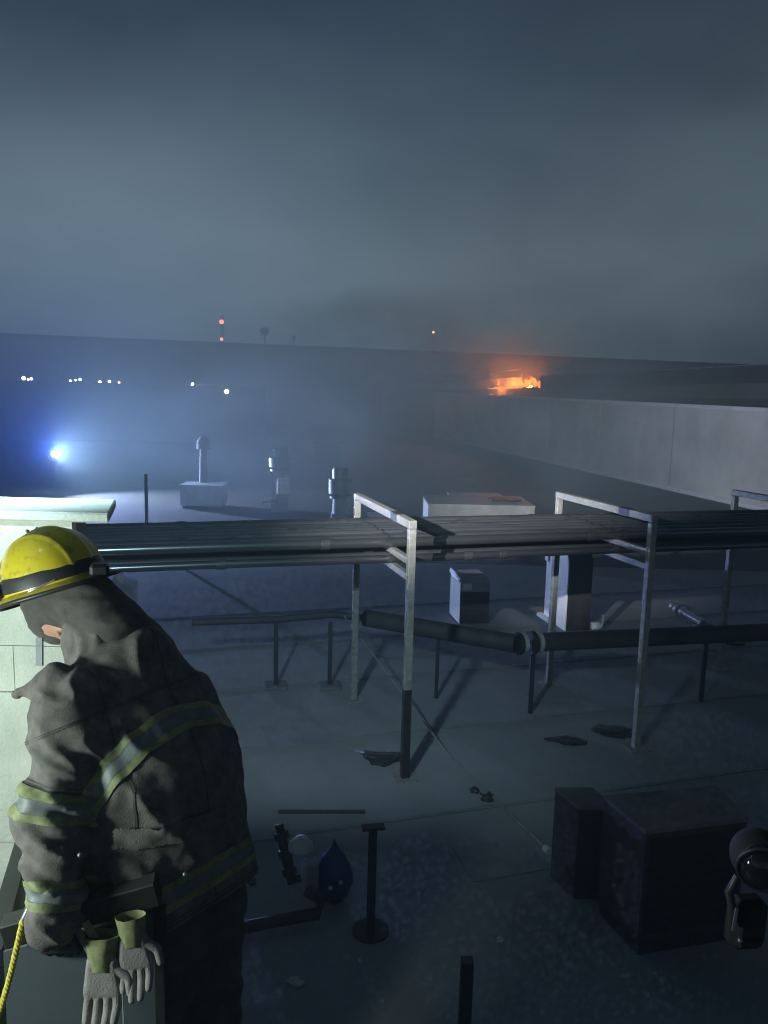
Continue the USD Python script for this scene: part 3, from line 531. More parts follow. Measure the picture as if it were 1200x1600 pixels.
# ------------------------------------------------------------------ the firefighter, leaning over the rail
class Grid:                                                  # a signed distance field on a grid, meshed by marching tetrahedra
    def __init__(s, lo, hi, h):
        s.lo, s.h = np.array(lo, float), h; s.n = np.ceil((np.array(hi) - s.lo) / h).astype(int) + 1
        s.P = np.stack(np.meshgrid(*[s.lo[k] + h * np.arange(s.n[k]) for k in range(3)], indexing='ij'), -1); s.d = np.full(s.n, 1e3)
    def add(s, d, k=0.03):
        if k <= 0: s.d = np.minimum(s.d, d); return
        q = np.clip(0.5 + 0.5 * (s.d - d) / k, 0, 1); s.d = np.where(s.d > 50, d, s.d * (1 - q) + d * q - k * q * (1 - q))
    def capsule(s, a, b, ra, rb, k=0.03, sq=None):
        a, b = np.array(a, float), np.array(b, float); v = b - a; t = np.clip(((s.P - a) @ v) / (v @ v), 0, 1); s.add(np.linalg.norm(s.P - a - t[..., None] * v, axis=-1) - (ra + (rb - ra) * t), k)
    def ellipsoid(s, c, ax, rad, k=0.03):
        q = np.stack([(s.P - c) @ np.array(a_) / r_ for a_, r_ in zip(ax, rad)], -1); s.add((np.linalg.norm(q, axis=-1) - 1) * min(rad), k)
    def mesh(s, edge):
        from scipy.ndimage import map_coordinates
        d = s.d; lo, h, n = s.lo, s.h, s.n - 2; fl = d.ravel(); sx, sy = d.shape[1] * d.shape[2], d.shape[2]
        def fn(x, y, z):
            a, b, c = (x - lo[0]) / h, (y - lo[1]) / h, (z - lo[2]) / h
            i, j, k = int(min(max(a, 0), n[0])), int(min(max(b, 0), n[1])), int(min(max(c, 0), n[2])); a -= i; b -= j; c -= k
            o = i * sx + j * sy + k; g = lambda q: fl.item(q)
            c00 = g(o) + (g(o + 1) - g(o)) * c; c01 = g(o + sy) + (g(o + sy + 1) - g(o + sy)) * c; c10 = g(o + sx) + (g(o + sx + 1) - g(o + sx)) * c; c11 = g(o + sx + sy) + (g(o + sx + sy + 1) - g(o + sx + sy)) * c
            e0 = c00 + (c01 - c00) * b; e1 = c10 + (c11 - c10) * b; return -(e0 + (e1 - e0) * a)
        hi = lo + h * (s.n - 1); q = m3.Manifold.level_set(fn, [*lo, *hi], edge).to_mesh()
        m = trimesh.Trimesh(q.vert_properties[:, :3], q.tri_verts); trimesh.smoothing.filter_taubin(m, iterations=8); return m
V3 = lambda *a: np.array(a, float)
nrmz = lambda v: np.array(v, float) / np.linalg.norm(v)
ff, fl_, UP = nrmz((-.8, .6, 0)), nrmz((-.6, -.8, 0)), V3(0, 0, 1)
SH, HP = V3(-.718, 2.05, 3.235), V3(-.546, 1.97, 2.555)
LS, RS = V3(-.785, 1.885, 3.185), V3(-.690, 2.200, 3.200)
LE, LW = V3(-.800, 1.785, 2.965), V3(-.765, 1.675, 2.760)
RE, RW = V3(-.80, 2.30, 2.96), V3(-.955, 2.16, 2.80)
HB = at(86, 912, 2.15)                                       # centre of the helmet's rim
hf = nrmz(nrmz((-.93, .32, 0)) * math.cos(.33) - UP * math.sin(.33)); hl = nrmz(np.cross(UP, hf)); hu_ = np.cross(hf, hl)
pr = thing('person', 'firefighter in yellow helmet and dark coat with lime stripes, leaning over the rail', 'person', (HP[0], HP[1], FZ))

def hand(g_wrist, palm_dir, side, curl, scale, fat):        # hulls of one gripping hand; curl = direction the fingers bend to
    S = lambda c, r: m3.Manifold.sphere(r * fat, 12).translate([float(x) for x in c]); hull = lambda *a: m3.Manifold.batch_hull([S(c, r) for c, r in a])
    pd, sd, cl = nrmz(palm_dir), nrmz(side), nrmz(curl); w0, kn = np.array(g_wrist), np.array(g_wrist) + pd * .085 * scale
    parts = [hull((w0 + sd * .018, .016), (w0 - sd * .018, .016), (kn + sd * .032, .013), (kn - sd * .032, .013))]
    for o_, L_ in ((-.032, .066), (-.011, .078), (.011, .074), (.031, .06)):
        a = kn + sd * o_; b = a + (pd * .75 + cl * .65) * L_ * .5; c = b + (cl * .95 - pd * .2) * L_ * .45; e = c + (cl * .3 - pd * .95) * L_ * .35
        parts += [hull((a, .0105), (b, .0098)), hull((b, .0098), (c, .009)), hull((c, .009), (e, .008))]
    a = w0 + sd * .030 + pd * .02; b = a + (sd * .75 + pd * .5 + cl * .2) * .035; c = b + (pd * .6 + cl * .7) * .03
    parts += [hull((a, .014), (b, .0115)), hull((b, .0115), (c, .0095))]
    return m3.Manifold.batch_boolean(parts, m3.OpType.Add)
def hand_mesh(q):
    q = q.refine_to_length(.006).to_mesh(); m = trimesh.Trimesh(q.vert_properties[:, :3], q.tri_verts); trimesh.smoothing.filter_taubin(m, iterations=10); return m

# body: one continuous surface, mostly under the clothes
g = Grid((-1.25, 1.5, 1.69), (-.25, 2.5, 3.70), .0125)
HC = HB - hu_ * .035 + hf * .005
g.ellipsoid(HC + hu_ * .02, (hf, hl, hu_), (.098, .078, .108)); g.ellipsoid(HC + hf * .035 - hu_ * .07, (hf, hl, hu_), (.058, .056, .062), .04)
g.capsule(HC + hf * .092 - hu_ * .005, HC + hf * .115 - hu_ * .042, .010, .015, .015)                  # nose
g.capsule(HC + hf * .09 - hu_ * .078 - hl * .018, HC + hf * .09 - hu_ * .078 + hl * .018, .009, .009, .01)   # lips
for s_ in (-1, 1): g.ellipsoid(HC + hl * .078 * s_ - hf * .008 - hu_ * .01, (hf, hl, hu_), (.022, .014, .032), .01)
NK = SH + ff * .05 + UP * .05
g.capsule(HC - hu_ * .06 - hf * .02, NK, .058, .066, .03)
sp = HP - SH
for t_, rl, rf in ((0.06, .15, .10), (.3, .17, .12), (.6, .15, .11), (.95, .165, .125)): g.ellipsoid(SH + sp * t_, (fl_, ff, UP), (rl, rf, .16), .08)
for A_, B_, C_ in ((LS, LE, LW), (RS, RE, RW)): g.capsule(A_, B_, .052, .042, .05); g.capsule(B_, C_, .042, .028, .03)
ft = []
for s_, dx in ((1, -.02), (-1, .03)):
    h_ = HP + fl_ * .09 * s_; k_ = h_ + V3(-.02 + dx, .02, -.42); a_ = V3(k_[0] + .03, k_[1] + .01, FZ + .09); ft.append((h_, k_, a_))
    g.capsule(h_, k_, .088, .06, .05); g.capsule(k_, a_, .058, .04, .03); g.capsule(a_ - UP * .045, a_ - UP * .05 + ff * .16, .04, .032, .03)
body = g.mesh(.016)
lhand = hand(LW + V3(-.004, -.012, -.005), (.06, .10, -1), (-.97, .15, 0), (-.05, 1, -.2), 1.0, .9)
obj('body', trimesh.util.concatenate([body]), 'skin', pr, smooth=True)
for nm, w_, pdir, sd, cl in (('glove', LW + V3(.0, -.004, .0), (.10, .10, -1), (-.97, -.1, 0), (.0, 1, -.25)), ('glove', RW, (-.75, -.45, -.5), (.2, -.6, .4), (.2, -.2, -1))):
    obj(nm, hand_mesh(hand(w_, pdir, sd, cl, 1.0, 1.1)), 'black_glove', pr, smooth=True)
for s_ in (-1, 1): obj('eye', ball(HC + hf * .088 + hl * .03 * s_ - hu_ * .012, .011, 2), 'pale', pr, smooth=True)

# trousers and boots
g = Grid((-.95, 1.6, 1.69), (-.2, 2.4, 2.75), .0125)
g.ellipsoid(HP + UP * .02, (fl_, ff, UP), (.19, .155, .14), .05)
for h_, k_, a_ in ft: g.capsule(h_ - UP * .02, k_, .112, .09, .05); g.capsule(k_, a_ + UP * .08, .088, .082, .03)
tm = g.mesh(.016); v = tm.vertices; tm.vertices = v + tm.vertex_normals * ((fbm(v * [9, 9, 16], 4, 5) - .5) * .03)[:, None]
obj('trousers', tm, 'trousers', pr, smooth=True)
for h_, k_, a_ in ft:
    g = Grid(a_ - [.3, .25, .1], a_ + [.15, .3, .25], .01); g.capsule(a_ + UP * .12, a_ - UP * .03, .062, .058, .03); g.capsule(a_ - UP * .045, a_ - UP * .05 + ff * .15, .046, .042, .03); g.d = np.maximum(g.d, FZ + .002 - g.P[..., 2])
    obj('boot', g.mesh(.014), 'rubber', pr, smooth=True)

# coat
g = Grid((-1.15, 1.48, 2.36), (-.22, 2.48, 3.52), .0095)
tt = ((g.P - SH) @ sp) / (sp @ sp); tc = np.clip(tt, -.05, 1.22)
hump = np.exp(-((tc - .42) / .32) ** 2); cx = SH + tc[..., None] * sp - ff * (hump * .035)[..., None] - ff * (np.clip(tc - .7, 0, 1) * .03)[..., None]
rl = .205 + .03 * tc + .02 * hump; rf = .135 + .055 * tc + .045 * hump; rl = np.where(tc < .12, rl - .09 * (1 - tc / .12).clip(0, 1.4), rl); rf = np.where(tc < .12, rf - .02 * (1 - tc / .12).clip(0, 1.4), rf)
e_ = g.P - cx; dd = np.sqrt(((e_ @ fl_) / rl) ** 2 + ((e_ @ ff) / rf) ** 2); dt = (dd - 1) * rf
_b1, _b2 = at(275, 1396, 1.84), at(392, 1326, 1.99); _n = nrmz(np.cross(_b2 - _b1, fl_)); _n = _n if _n[2] > 0 else -_n
over = np.maximum(-((g.P - (_b1 + _b2) / 2) @ _n) - .062, (-.10 - tt) * np.linalg.norm(sp)); g.add(np.maximum(dt, over), 0)
g.capsule(LS + fl_ * -.03 + UP * .0, RS + fl_ * .03, .088, .088, .06)
g.capsule(SH + UP * .01 - ff * .02, NK + UP * .04 + ff * .03, .135, .105, .06)                       # collar
for A_, B_, C_, rs in ((LS, LE, LW, (.094, .067, .055)), (RS, RE, RW, (.085, .072, .058))):
    g.capsule(A_, B_, rs[0], rs[1], .05); cend = C_ + (B_ - C_) * .04; g.capsule(B_, cend, rs[1], rs[2], .035)
g.capsule(at(84, 1060, 1.88), at(50, 1074, 1.89), .04, .022, .02); g.capsule(at(50, 1074, 1.89), at(26, 1084, 1.90), .017, .006, .02)
coat = g.mesh(.0095)
v, nv = coat.vertices.copy(), coat.vertex_normals.copy()
tt = ((v - SH) @ sp) / (sp @ sp)
def axis_d(A_, B_): w_ = B_ - A_; t = ((v - A_) @ w_) / (w_ @ w_); return t, np.linalg.norm(v - A_ - np.clip(t, 0, 1)[:, None] * w_, axis=1)
tu, du = axis_d(LS, LE); tf, df = axis_d(LE, LW); arm = np.clip(1.35 - np.minimum(du / .1, df / .1), 0, 1) / .35; arm = np.clip(arm, 0, 1)
ridge = lambda x: 1 - np.abs(2 * x - 1)
# torso: slanting drape folds from the shoulder to the hem; sleeve: rings that gather at the elbow and cuff
fd = nrmz(V3(.55, .0, -.83)); q = np.stack([v @ nrmz(np.cross(fd, V3(0, 1, 0))) * 13, v @ V3(0, 1, 0) * 9, v @ fd * 3.2], 1)
tors = (ridge(fbm(q + fbm(v * 5, 2, 7)[:, None] * .8, 2, 2)) ** 1.6 - .5) * .024
axd = nrmz(LW - LS); axs = nrmz(axd + V3(-.55, .2, 0)); q2 = np.stack([v[:, 0] * 6, v[:, 1] * 6, (v @ axs) * 15], 1)
slv = (ridge(fbm(q2, 2, 11)) ** 1.5 - .5) * (.022 + .020 * np.exp(-((tu - 1.0) / .28) ** 2) + .016 * np.clip(tf, 0, 1)) * 1.4
disp = tors * (1 - arm) + slv * arm + (ridge(fbm(v * 21, 2, 3)) - .5) * .006
band = np.zeros(len(v), bool)
coat.vertices = v + nv * disp[:, None]; trimesh.smoothing.filter_taubin(coat, iterations=3)
obj('coat', coat, 'coat', pr, smooth=True, label='dark worn turnout coat with folds')
def strip(n_, p0, half, mt, keep, name='reflective_stripe', off=.0035):
    n_ = nrmz(n_); s_ = trimesh.intersections.slice_mesh_plane(coat, n_, p0 - n_ * half); s_ = trimesh.intersections.slice_mesh_plane(s_, -n_, p0 + n_ * half)
    k = keep(s_.triangles_center); s_ = trimesh.Trimesh(s_.vertices, s_.faces[k]); s_.merge_vertices()
    if len(s_.faces) == 0: return
    o_ = s_.copy(); o_.vertices = s_.vertices + s_.vertex_normals * off; obj(name, o_, mt, pr, smooth=True)
dist = lambda c, A_, B_: np.linalg.norm(c - A_ - np.clip(((c - A_) @ (B_ - A_)) / ((B_ - A_) @ (B_ - A_)), 0, 1)[:, None] * (B_ - A_), axis=1)
is_l = lambda c: (dist(c, LE, LW) < .11) | (dist(c, LS, LE) < .098)
torso_k = lambda c: ~is_l(c) & ~((dist(c, RE, RW) < .11) & (np.linalg.norm(c - RE, axis=1) < .5) & ((c - SH) @ ff > .12))
a1, a2 = at(170, 1262, 1.83), at(338, 1116, 2.03); n1 = np.cross(a2 - a1, fl_ + V3(0, 0, 0)); n1 = n1 if n1[2] > 0 else -n1; pc1 = (a1 + a2) / 2
for o_, hh, mt in ((.023, .0085, 'lime'), (0, .0135, 'silver'), (-.023, .0085, 'lime')): strip(n1, pc1 + nrmz(n1) * o_, hh, mt, torso_k)
b1_, b2_ = at(275, 1396, 1.84), at(392, 1326, 1.99); n2 = np.cross(b2_ - b1_, fl_); n2 = n2 if n2[2] > 0 else -n2; pc2 = (b1_ + b2_) / 2
for o_, hh, mt in ((.023, .0085, 'lime'), (0, .0135, 'silver'), (-.023, .0085, 'lime')): strip(n2, pc2 + nrmz(n2) * o_, hh, mt, torso_k)
nu, pu = nrmz(LS - LE), at(80, 1256, 1.76); nu = nrmz(nu + V3(.12, 0, .3))
ks = lambda c: is_l(c) & (c[:, 2] < 3.06)
for o_, hh, mt in ((.026, .010, 'lime'), (0, .0155, 'silver'), (-.026, .010, 'lime')): strip(nu, pu + nu * o_, hh, mt, ks)
nc, pc_ = nrmz(LE - LW), at(80, 1392, 1.70); nc = nrmz(nc + V3(0.25, 0, .25))
for o_, hh, mt in ((.022, .0085, 'lime'), (0, .0125, 'silver'), (-.022, .0085, 'lime')): strip(nc, pc_ + nc * o_, hh, mt, ks)
back_k = lambda c: torso_k(c) & ((c - SH) @ ff < .02)
for o_, nn in ((-.02, fl_), (.15, fl_)): strip(nn, SH + fl_ * o_, .0016, 'nomex', back_k, 'seam', .0016)
for o_ in (.12, .128): strip(nrmz(-sp) + ff * .25, SH + sp * o_, .0013, 'nomex', back_k, 'seam', .0016)
for o_ in (.004, .012): strip(n2, pc2 - nrmz(n2) * (.05 + o_), .0013, 'nomex', torso_k, 'seam', .0016)
for o_ in (.040, .047): strip(nu, pu + nu * o_, .0013, 'nomex', ks, 'seam', .0016)
pk = at(222, 1352, 1.72); pkx = nrmz(ff - fl_ * .3); strip(fl_, pk - fl_ * .06, .14, 'coat', lambda c: torso_k(c) & (np.abs((c - pk) @ pkx) < .075) & (np.abs(c[:, 2] - pk[2]) < .065), 'pocket', .008)
strip(fl_, pk - fl_ * .06, .14, 'coat', lambda c: torso_k(c) & (np.abs((c - pk) @ pkx) < .08) & (np.abs(c[:, 2] - pk[2] - .045) < .026), 'pocket_flap', .013)
# collar strap, storm flap snaps
cs0, cs1 = at(62, 996, 2.035), at(62, 1040, 2.02); obj('collar_strap', bar(cs0, cs1, .022, .006, up=(-.3, -1, 0)), 'silver', pr)
for px, py, yy_ in ((125, 1336, 1.64), (289, 1366, 1.77)): obj('snap', ball(at(px, py, yy_), .006, 1), 'alu', pr, smooth=True)

# hood and collar cloth between helmet and coat
g = Grid((-1.10, 1.9, 3.2), (-.6, 2.35, 3.62), .0095)
g.ellipsoid(HC + hu_ * .01 - hf * .004, (hf, hl, hu_), (.108, .090, .112)); g.capsule(HC - hf * .07 + hu_ * .01, NK - ff * .05 + UP * .04, .075, .095, .05)
g.capsule(HC + hf * .055 - hu_ * .06, HC + hf * .03 - hu_ * .09, .052, .048, .03)
cutp = HC + hf * .02 - hu_ * .062; dc = ((g.P - cutp) @ hu_) * -1.0; notch = np.linalg.norm((g.P - (HC + hl * .085 + hf * .012 - hu_ * .098)) * 1.0, axis=-1) - .040; g.d = np.maximum(g.d, -notch)
hm = g.mesh(.011); v = hm.vertices; hm.vertices = v + hm.vertex_normals * ((ridge(fbm(v * [14, 14, 22], 3, 8)) - .5) * .012)[:, None]; obj('hood', hm, 'nomex', pr, smooth=True)

# helmet: shell with ridges, brim, goggles strap, decals
def toh(p): p = np.atleast_2d(p); return HB + p[:, [0]] * hf + p[:, [1]] * hl + p[:, [2]] * hu_
sh = trimesh.creation.icosphere(5, 1.0); sh = trimesh.intersections.slice_mesh_plane(sh, [0, 0, 1], [0, 0, -.02]); v = sh.vertices
flat = np.sign(v) * np.abs(v) ** .93; r3 = np.array([.152, .124, .163]); w = flat * r3
rid = .0045 * np.exp(-(v[:, 1] / .07) ** 2) + .003 * (np.exp(-((v[:, 1] - .42) / .05) ** 2) + np.exp(-((v[:, 1] + .42) / .05) ** 2)); rid = rid * np.clip(v[:, 2] * 3, 0, 1)
w += v * rid[:, None]; shell_local = w.copy(); sh.vertices = toh(w); sh.fix_normals()
hel = obj('helmet', sh, 'yellow', pr, smooth=True, label='scuffed yellow helmet shell')
# brim: an elliptical ring, longer behind, drooping
n = 72; an = np.linspace(0, 2 * np.pi, n, endpoint=False); rows_ = []
for k, (ex, dz) in enumerate(((0.0, .004), (.018, -.002), (.040, -.012), (.043, -.018), (.038, -.020), (.0, -.008))):
    lx = .150 + ex * np.where(np.cos(an) < 0, 1.05, .62); ly = .122 + ex * .62
    rows_.append(np.stack([lx * np.cos(an), ly * np.sin(an), np.full(n, dz) - .012 * (ex / .04) * (np.cos(an) > 0) * np.cos(an) ** 2], 1))
def ringmesh(rs): V = np.vstack(rs); m_ = len(rs); Fc = [t for i in range(m_ - 1) for k in range(n) for t in ((i * n + k, i * n + (k + 1) % n, (i + 1) * n + k), (i * n + (k + 1) % n, (i + 1) * n + (k + 1) % n, (i + 1) * n + k))]; return V, Fc
V, Fc = ringmesh(rows_ + [rows_[0]]); b_ = trimesh.Trimesh(toh(V), Fc); b_.fix_normals(); obj('brim', b_, 'brim', hel, smooth=50)
edge = [toh(np.array([[(.150 + .043 * (1.05 if math.cos(a) < 0 else .62)) * math.cos(a), (.122 + .027) * math.sin(a), -.017 - .012 * max(math.cos(a), 0) ** 2]]))[0] for a in np.linspace(0, 2 * np.pi, 73)]
obj('edge_trim', tube(edge, .0065, 8, False), 'rubber', hel, smooth=True)
st = []                                                     # goggles strap, wide in front, round the foot of the shell
for zz, o_ in ((.006, .0), (.007, .007), (.030, .0065), (.044, .004), (.045, -.002)):
    wv = 1 + .35 * np.clip(np.cos(an), 0, 1); st.append(np.stack([(.1515 * np.sqrt(1 - (zz * wv / .165) ** 2) + o_) * np.cos(an), (.1235 * np.sqrt(1 - (zz * wv / .165) ** 2) + o_) * np.sin(an), zz * wv], 1))
V, Fc = ringmesh(st); b_ = trimesh.Trimesh(toh(V), Fc); b_.fix_normals(); obj('goggles_strap', b_, 'rubber', hel, smooth=50)
gg = [toh(np.array([[(.165) * math.cos(a), .135 * math.sin(a), .022]]))[0] for a in np.linspace(-1.05, 1.05, 21)]; obj('goggles', tube(gg, [.016 + .016 * math.cos((i - 10) / 10 * 1.4) for i in range(21)], 12), 'rubber', hel, smooth=True)
kb = toh(np.array([[-.185, .02, .004]]))[0]; obj('rear_ratchet', box(kb, (.05, .05, .035), .3, .008), 'rubber', hel)
def decal(sel, mt, name, off=.0012):
    f_ = sh.faces[sel]; d_ = trimesh.Trimesh(sh.vertices, f_, process=True); d_ = trimesh.Trimesh(d_.vertices + d_.vertex_normals * off, d_.faces, process=False); obj(name, d_, mt, hel, smooth=True)
cl_ = shell_local[sh.faces].mean(1); nz_ = fbm(cl_ * 60, 3, 4)
decal((cl_[:, 0] > .098 - .012 * nz_) & (cl_[:, 1] > .030 + .02 * nz_) & (cl_[:, 1] < .088) & (cl_[:, 2] > .066) & (cl_[:, 2] < .122 - .03 * nz_), 'red', 'worn_decal')
decal((cl_[:, 0] > .078) & (cl_[:, 0] < .118) & (cl_[:, 1] > .05) & (cl_[:, 2] > .052) & (cl_[:, 2] < .066), 'unit', 'reflective_sticker')
for s_ in (-.018, .0, .02): obj('crest_rivet', ball(toh(np.array([[.02 + s_, .02 - abs(s_), .165]]))[0], .0055, 2), 'chrome', hel, smooth=True)
ss = toh(np.array([[-.02, .128, -.002], [-.06, .122, .004], [-.10, .10, .010]])); obj('strap_clip', tube(ss, .003, 6), 'chrome', hel, smooth=True)
# ------------------------------------------------------------------ distance: masts, tanks, lamps, fire
def mast(px, y, ztop, label, lamps):
    b = np.array([at(px, 600, y)[0], y, -6.0]); t = thing('radio_mast', label, 'mast', b)
    for k in range(3):
        a = k * 2.1; o = np.array([math.cos(a), math.sin(a), 0]) * .6; obj('leg', bar(b + o, np.array([b[0], b[1], ztop]) + o * .3, .12), 'tower', t)
    for z in np.arange(-3, ztop, 2.0): obj('brace', lathe(np.array([b[0], b[1], z]), [(.35, 0), (.6, 0), (.6, .08), (.35, .08)], 6), 'tower', t)
    for z, r in lamps: obj('lamp', ball((b[0], b[1] - .7, z), r, 2), 'red_lamp' if px < 500 else 'orange_lamp', t)
mast(348, 150, 19.0, 'far radio mast with two red lamps above the warehouse roof', [(at(348, 503, 149.3)[2], .42), (at(348, 530, 149.3)[2], .3)])
mast(674, 150, at(673, 517, 150)[2], 'thin far mast with a dim orange lamp, above the fire', [(at(673, 519, 149.3)[2], .22)])
for px, py, r, lb in ((414, 518, .75, 'larger round water tank on a stem above the far roof'), (459, 528, .45, 'smaller round tank on a stem above the far roof')):
    c = at(px, py, 140); b = np.array([c[0], c[1], -6.0]); t = thing('water_tank', lb, 'water tank', b)
    obj('tank', ball(c, r, 3), 'tower', t, smooth=True); obj('stem', tube([b, c - [0, 0, r * .9]], .16, 10), 'tower', t, smooth=50)
lamps = [(37, 591, .17, 'cool_lamp'), (44, 593, .10, 'cool_lamp'), (49, 592, .12, 'cool_lamp'), (110, 595, .10, 'cool_lamp'), (118, 594, .09, 'cool_lamp'), (125, 593, .12, 'cool_lamp'),
         (156, 597, .14, 'orange_lamp'), (171, 596, .13, 'warm_lamp'), (180, 602, .16, 'orange_lamp'), (186, 598, .10, 'orange_lamp'), (299, 607, .30, 'warm_lamp'), (301, 600, .12, 'warm_lamp'), (354, 612, .19, 'warm_lamp')]
names = ['far left white yard lamp', 'small white lamp right of the leftmost lamp', 'third of the cluster of white lamps at far left', 'left one of three faint white lamps above the blue lamp', 'middle one of three faint white lamps', 'right one of three faint white lamps',
         'orange lamp left of the coloured cluster', 'warm white lamp on top of the coloured cluster', 'brightest orange lamp of the coloured cluster', 'small orange lamp at the right of the coloured cluster', 'big yellow yard lamp on the far roof edge', 'small lamp just above the big yellow one', 'lone yellow lamp right of the lit canopy']
for (px, py, r, mt), nm in zip(lamps, names):
    yl = 66.0; c = at(px, py, yl); b = np.array([c[0], c[1] + .3, -6.0]); t = thing('yard_lamp', nm + ', tiny in the haze', 'lamp', b, group='distant yard lamps')
    obj('bulb', ball(c, r * .95, 2), mt, t, smooth=True); obj('pole', tube([b, np.array([b[0], b[1], c[2] + .1]), ], .05, 6), 'tower', t)
# lit canopy between the two yellow lamps
ca_ = at(322, 612, 66.5); t = thing('canopy', 'faint lit arched canopy between the two yellow lamps', 'canopy', ca_ * [1, 1, 0])
arc = [ca_ + [1.0 * math.cos(a) * 1.35, 0, .75 * math.sin(a)] for a in np.linspace(0, math.pi, 9)]
obj('cover', prism(arc, np.array([0, 2.0, 0])), 'unit', t)
for s in (-.5, .35): obj('strut', bar(ca_ + [s, -.05, 0], ca_ + [s + .45, -.05, .6], .08), 'dark', t)

# fire on the upper roof
fc = np.array([ux(62.0), 62.0, 5.2]) - un * 0.0
fire = thing('fire', 'small orange fire burning at the gap in the roof parapet', 'fire', fc)
def flame(c, r, h, seed):
    b = ball((0, 0, 0), 1, 3); v = b.vertices.copy(); t_ = (v[:, 2] + 1) / 2; rad = np.where(t_ < .3, 1.0, np.clip(1 - (t_ - .3) / .72, 0, 1) ** .8)
    wob = (fbm(np.stack([t_ * 3 + seed, v[:, 0] * .5, v[:, 1] * .5], 1), 3) - .5); v = np.stack([v[:, 0] * rad * r + wob * r * 1.6 * t_, v[:, 1] * rad * r, t_ * h], 1); v += (fbm(v * 2.2 + seed, 3) - .5)[:, None] * .3 * r
    b.vertices = v + c; return b
for k, (dy, r, h) in enumerate((*[(8.4 - .62 * i, .30, .10 + .05 * (i % 3) + .012 * i) for i in range(10)], (2.2, .2, .62), (1.4, .24, .5), (.7, .34, .72), (.1, .36, .95), (-.4, .28, .6), (-.9, .2, .8), (-1.3, .15, .4))):
    obj('flame', flame(np.array([ux(62 + dy), 62 + dy, 5.21]) + un * (.25 + .25 * (k % 3)), r, h, k * 1.7), 'flame', fire, smooth=True)
obj('embers', lump(fc + un * .5 + [0, .1, .05], 1.0, (.8, 1.1, .12), 9), 'dark', fire, smooth=True)
for k in range(5): obj('charred_beam', bar(fc + un * .5 + [-.4 + k * .2, -.9 + k * .3, .05], fc + un * .5 + [-.2 + k * .2, -.5 + k * .45, .35 + .12 * (k % 2)], .08), 'dark', fire)
light('SphereLight', str(fire.GetPath()) + '/glow_light', np.array([ux(67.5) - fc[0], 67.5 - fc[1], 0.40]) - un * 0.3, (1.0, 0.24, 0.04), 330.0, radius=0.08)
light('SphereLight', str(fire.GetPath()) + '/glow_light_001', un * .1 + np.array([0, 0, 0.42]), (1.0, 0.24, 0.04), 300.0, radius=0.08)

# the bright blue-white lamp on a tripod in the middle distance
l2 = onz(85, 710, 1.5)
tl = thing('tripod_lamp', 'dazzling blue-white lamp on a tripod beyond the pale wall', 'lamp', l2 * [1, 1, 0])
obj('bulb', ball(l2, .10, 3), 'blue_lamp', tl, smooth=True)
obj('housing', box(l2 + [-.05, .16, 0], (.34, .10, .3), .4, .02), 'dark', tl)
for k in range(3):
    a = k * 2.094 + .5; obj('leg', bar(l2 * [1, 1, 0] + [.5 * math.cos(a), .5 * math.sin(a) + .16, 0], l2 + [0, .16, -.3], .014), 'dark', tl)
obj('stem', bar(l2 + [0, .16, -.5], l2 + [0, .16, -.16], .02), 'dark', tl)
light('SphereLight', str(tl.GetPath()) + '/lamp_light', np.array([.05, -.12, 1.5]), (0.05, 0.15, 1.0), 2100.0, radius=0.06, aim=(.30, -.80, .62), cone=80.0, soft=1.0)
light('SphereLight', str(tl.GetPath()) + '/beam_light', np.array([.05, -.12, 1.52]), (0.58, 0.72, 1.0), 3500.0, radius=0.05, aim=(.86, -.40, .15), cone=62.0, soft=1.0)

# work light of the platform: out of the picture at the left, it lights the near wall, the arm and the roof
L1 = np.array([-1.75, 1.40, 4.90])
wl = thing('work_light', 'white work light on a pole left of the photographer', 'lamp', L1 * [1, 1, 0] + [0, 0, FZ])
aim = nrmz((0.48, 1.0, -.095)); hx = nrmz(np.cross(aim, [0, 0, 1.])); hu = np.cross(hx, aim)
head = lambda c, aim, hx, hu: hexa([c - aim * .10 + hx * s + hu * t_ for s, t_ in ((-.08, -.08), (.08, -.08), (.08, .08), (-.08, .08))], [c - aim * .03 + hx * s + hu * t_ for s, t_ in ((-.11, -.11), (.11, -.11), (.11, .11), (-.11, .11))])
obj('housing', head(L1, aim, hx, hu), 'dark', wl)
L3 = L1 + V3(-.14, -.24, -1.70); aim3 = nrmz((1.0, 1.0, -.30)); hx3 = nrmz(np.cross(aim3, [0, 0, 1.])); hu3 = np.cross(hx3, aim3)
obj('housing', head(L3, aim3, hx3, hu3), 'dark', wl)
L4 = V3(-3.3, .2, 5.0); aim4 = nrmz((.43, 1.0, -.085)); hx4 = nrmz(np.cross(aim4, [0, 0, 1.])); obj('housing', head(L4, aim4, hx4, np.cross(hx4, aim4)), 'dark', wl)  # added unseen head on a boom arm, to brighten the far right wall
pb = L1 - aim * .13 - [.06, 0, 0]; obj('pole', bar(pb * [1, 1, 0] + [0, 0, FZ], pb + [0, 0, .1], .04), 'dark', wl); obj('arm', bar(L3 - aim3 * .1, [pb[0], pb[1], L3[2]], .03), 'dark', wl)
obj('arm', bar(L4 - aim4 * .1, [pb[0], pb[1], L1[2] + .05], .03), 'dark', wl)
LB = L1 * [1, 1, 0] + [0, 0, FZ]
light('SphereLight', str(wl.GetPath()) + '/beam_light', L4 + aim4 * .02 - LB, (1.0, 0.98, 0.93), 8000.0, radius=0.05, aim=aim4, cone=16.0, soft=1.0)  # beam of the added boom head
light('SphereLight', str(wl.GetPath()) + '/spill_light', L1 - LB + aim * .02, (0.62, 0.90, 1.0), 430.0, radius=0.15, aim=(.12, 1.0, -.48), cone=29.0, soft=1.0)
light('DiskLight', str(wl.GetPath()) + '/flood_light', L3 - LB, (0.84, 1.0, 0.90), 13.0, radius=0.15, aim=aim3)

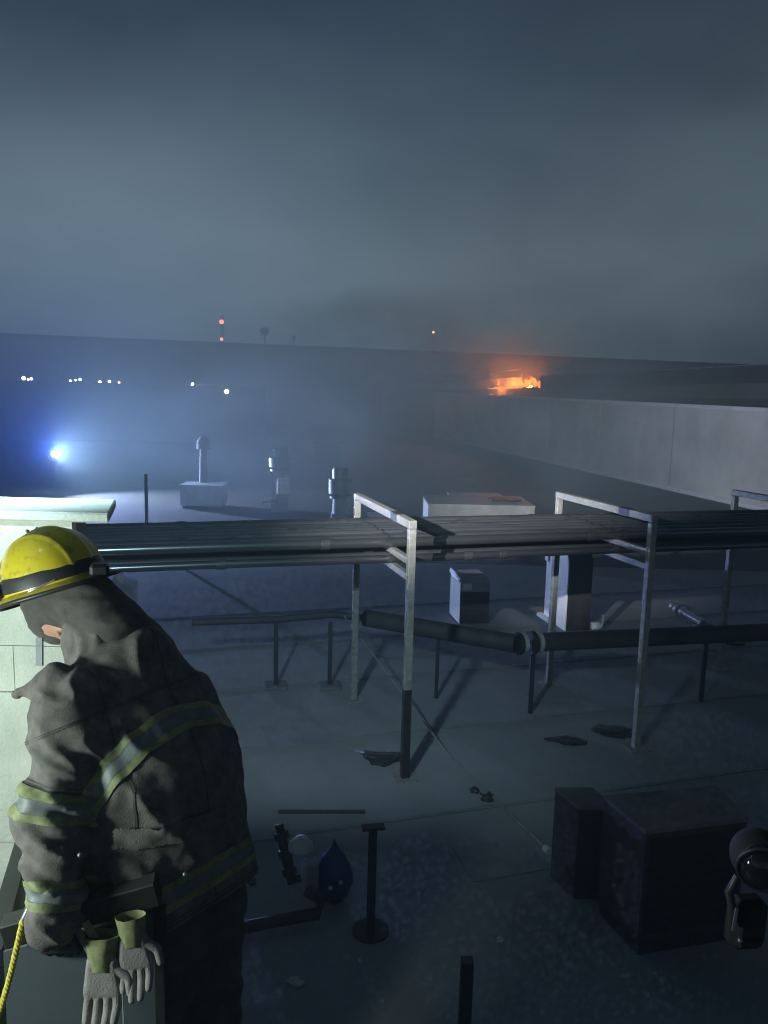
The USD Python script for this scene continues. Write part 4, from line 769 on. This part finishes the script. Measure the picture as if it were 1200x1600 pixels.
# ------------------------------------------------------------------ smoke drifting off the fire
def plume(name, c, r, dens, col, scale, seed, em=0.0):
    m_ = node_mat(name, {'g': ('geometry', {}), 'mp': ('mapping', {'location': tuple(-np.array(c) / np.array(r)), 'scale': tuple(1 / np.array(r))}), 'gr': ('gradient_texture', {'gradient_type': 'spherical'}),
        'ms': ('mapping', {'location': (seed, seed * 2, 0), 'scale': (1, 1, 1.3)}), 'n': ('noise_texture', {'scale': scale, 'detail': 4.0, 'roughness': 0.6, 'distortion': 0.8}), 'r': ('map_range', {'from_min': 0.40, 'from_max': 0.72, 'to_min': 0.0, 'to_max': 1.0, 'clamp': True}),
        'f': ('map_range', {'range_type': 'smoothstep', 'from_min': 0.0, 'from_max': 0.55, 'to_min': 0.0, 'to_max': dens, 'clamp': True}), 'm': ('math', {'math_type': 'multiply'}), 'v': ('principled_volume', {'color': col, 'anisotropy': 0.2})},
        [('g.position', 'mp.vector'), ('mp.vector', 'gr.vector'), ('g.position', 'ms.vector'), ('ms.vector', 'n.vector'), ('n.fac', 'r.value'), ('gr.fac', 'f.value'), ('r.result', 'm.value1'), ('f.result', 'm.value2'), ('m.value', 'v.density')], volume='v.volume')
    b = trimesh.creation.icosphere(3, 1.02); b.apply_scale(r); b.apply_translation(c); obj('smoke', b, m_, kind='stuff')
plume('smoke_dark', at(600, 515, 66), (11, 7, 4.2), 0.16, (0.30, 0.29, 0.28), 0.22, 3.0)
plume('smoke_low', (1.5, 25.0, 2.8), (13, 9.0, 4.0), 0.05, (0.72, 0.88, 0.95), 0.16, 7.0)
plume('smoke_lit', fc + np.array([-1.0, 1.5, 2.2]), (6.5, 5, 3.4), 0.11, (0.75, 0.70, 0.66), 0.42, 5.0)
# ------------------------------------------------------------------ smoke haze
hz = node_mat('smoke_haze', {'v': ('principled_volume', {'color': (0.66, 0.90, 0.96), 'density': 0.0064, 'anisotropy': 0.25})}, [], volume='v.volume')
obj('haze', box((10, 80, 6.5), (440, 300, 27.0)), hz, kind='stuff')
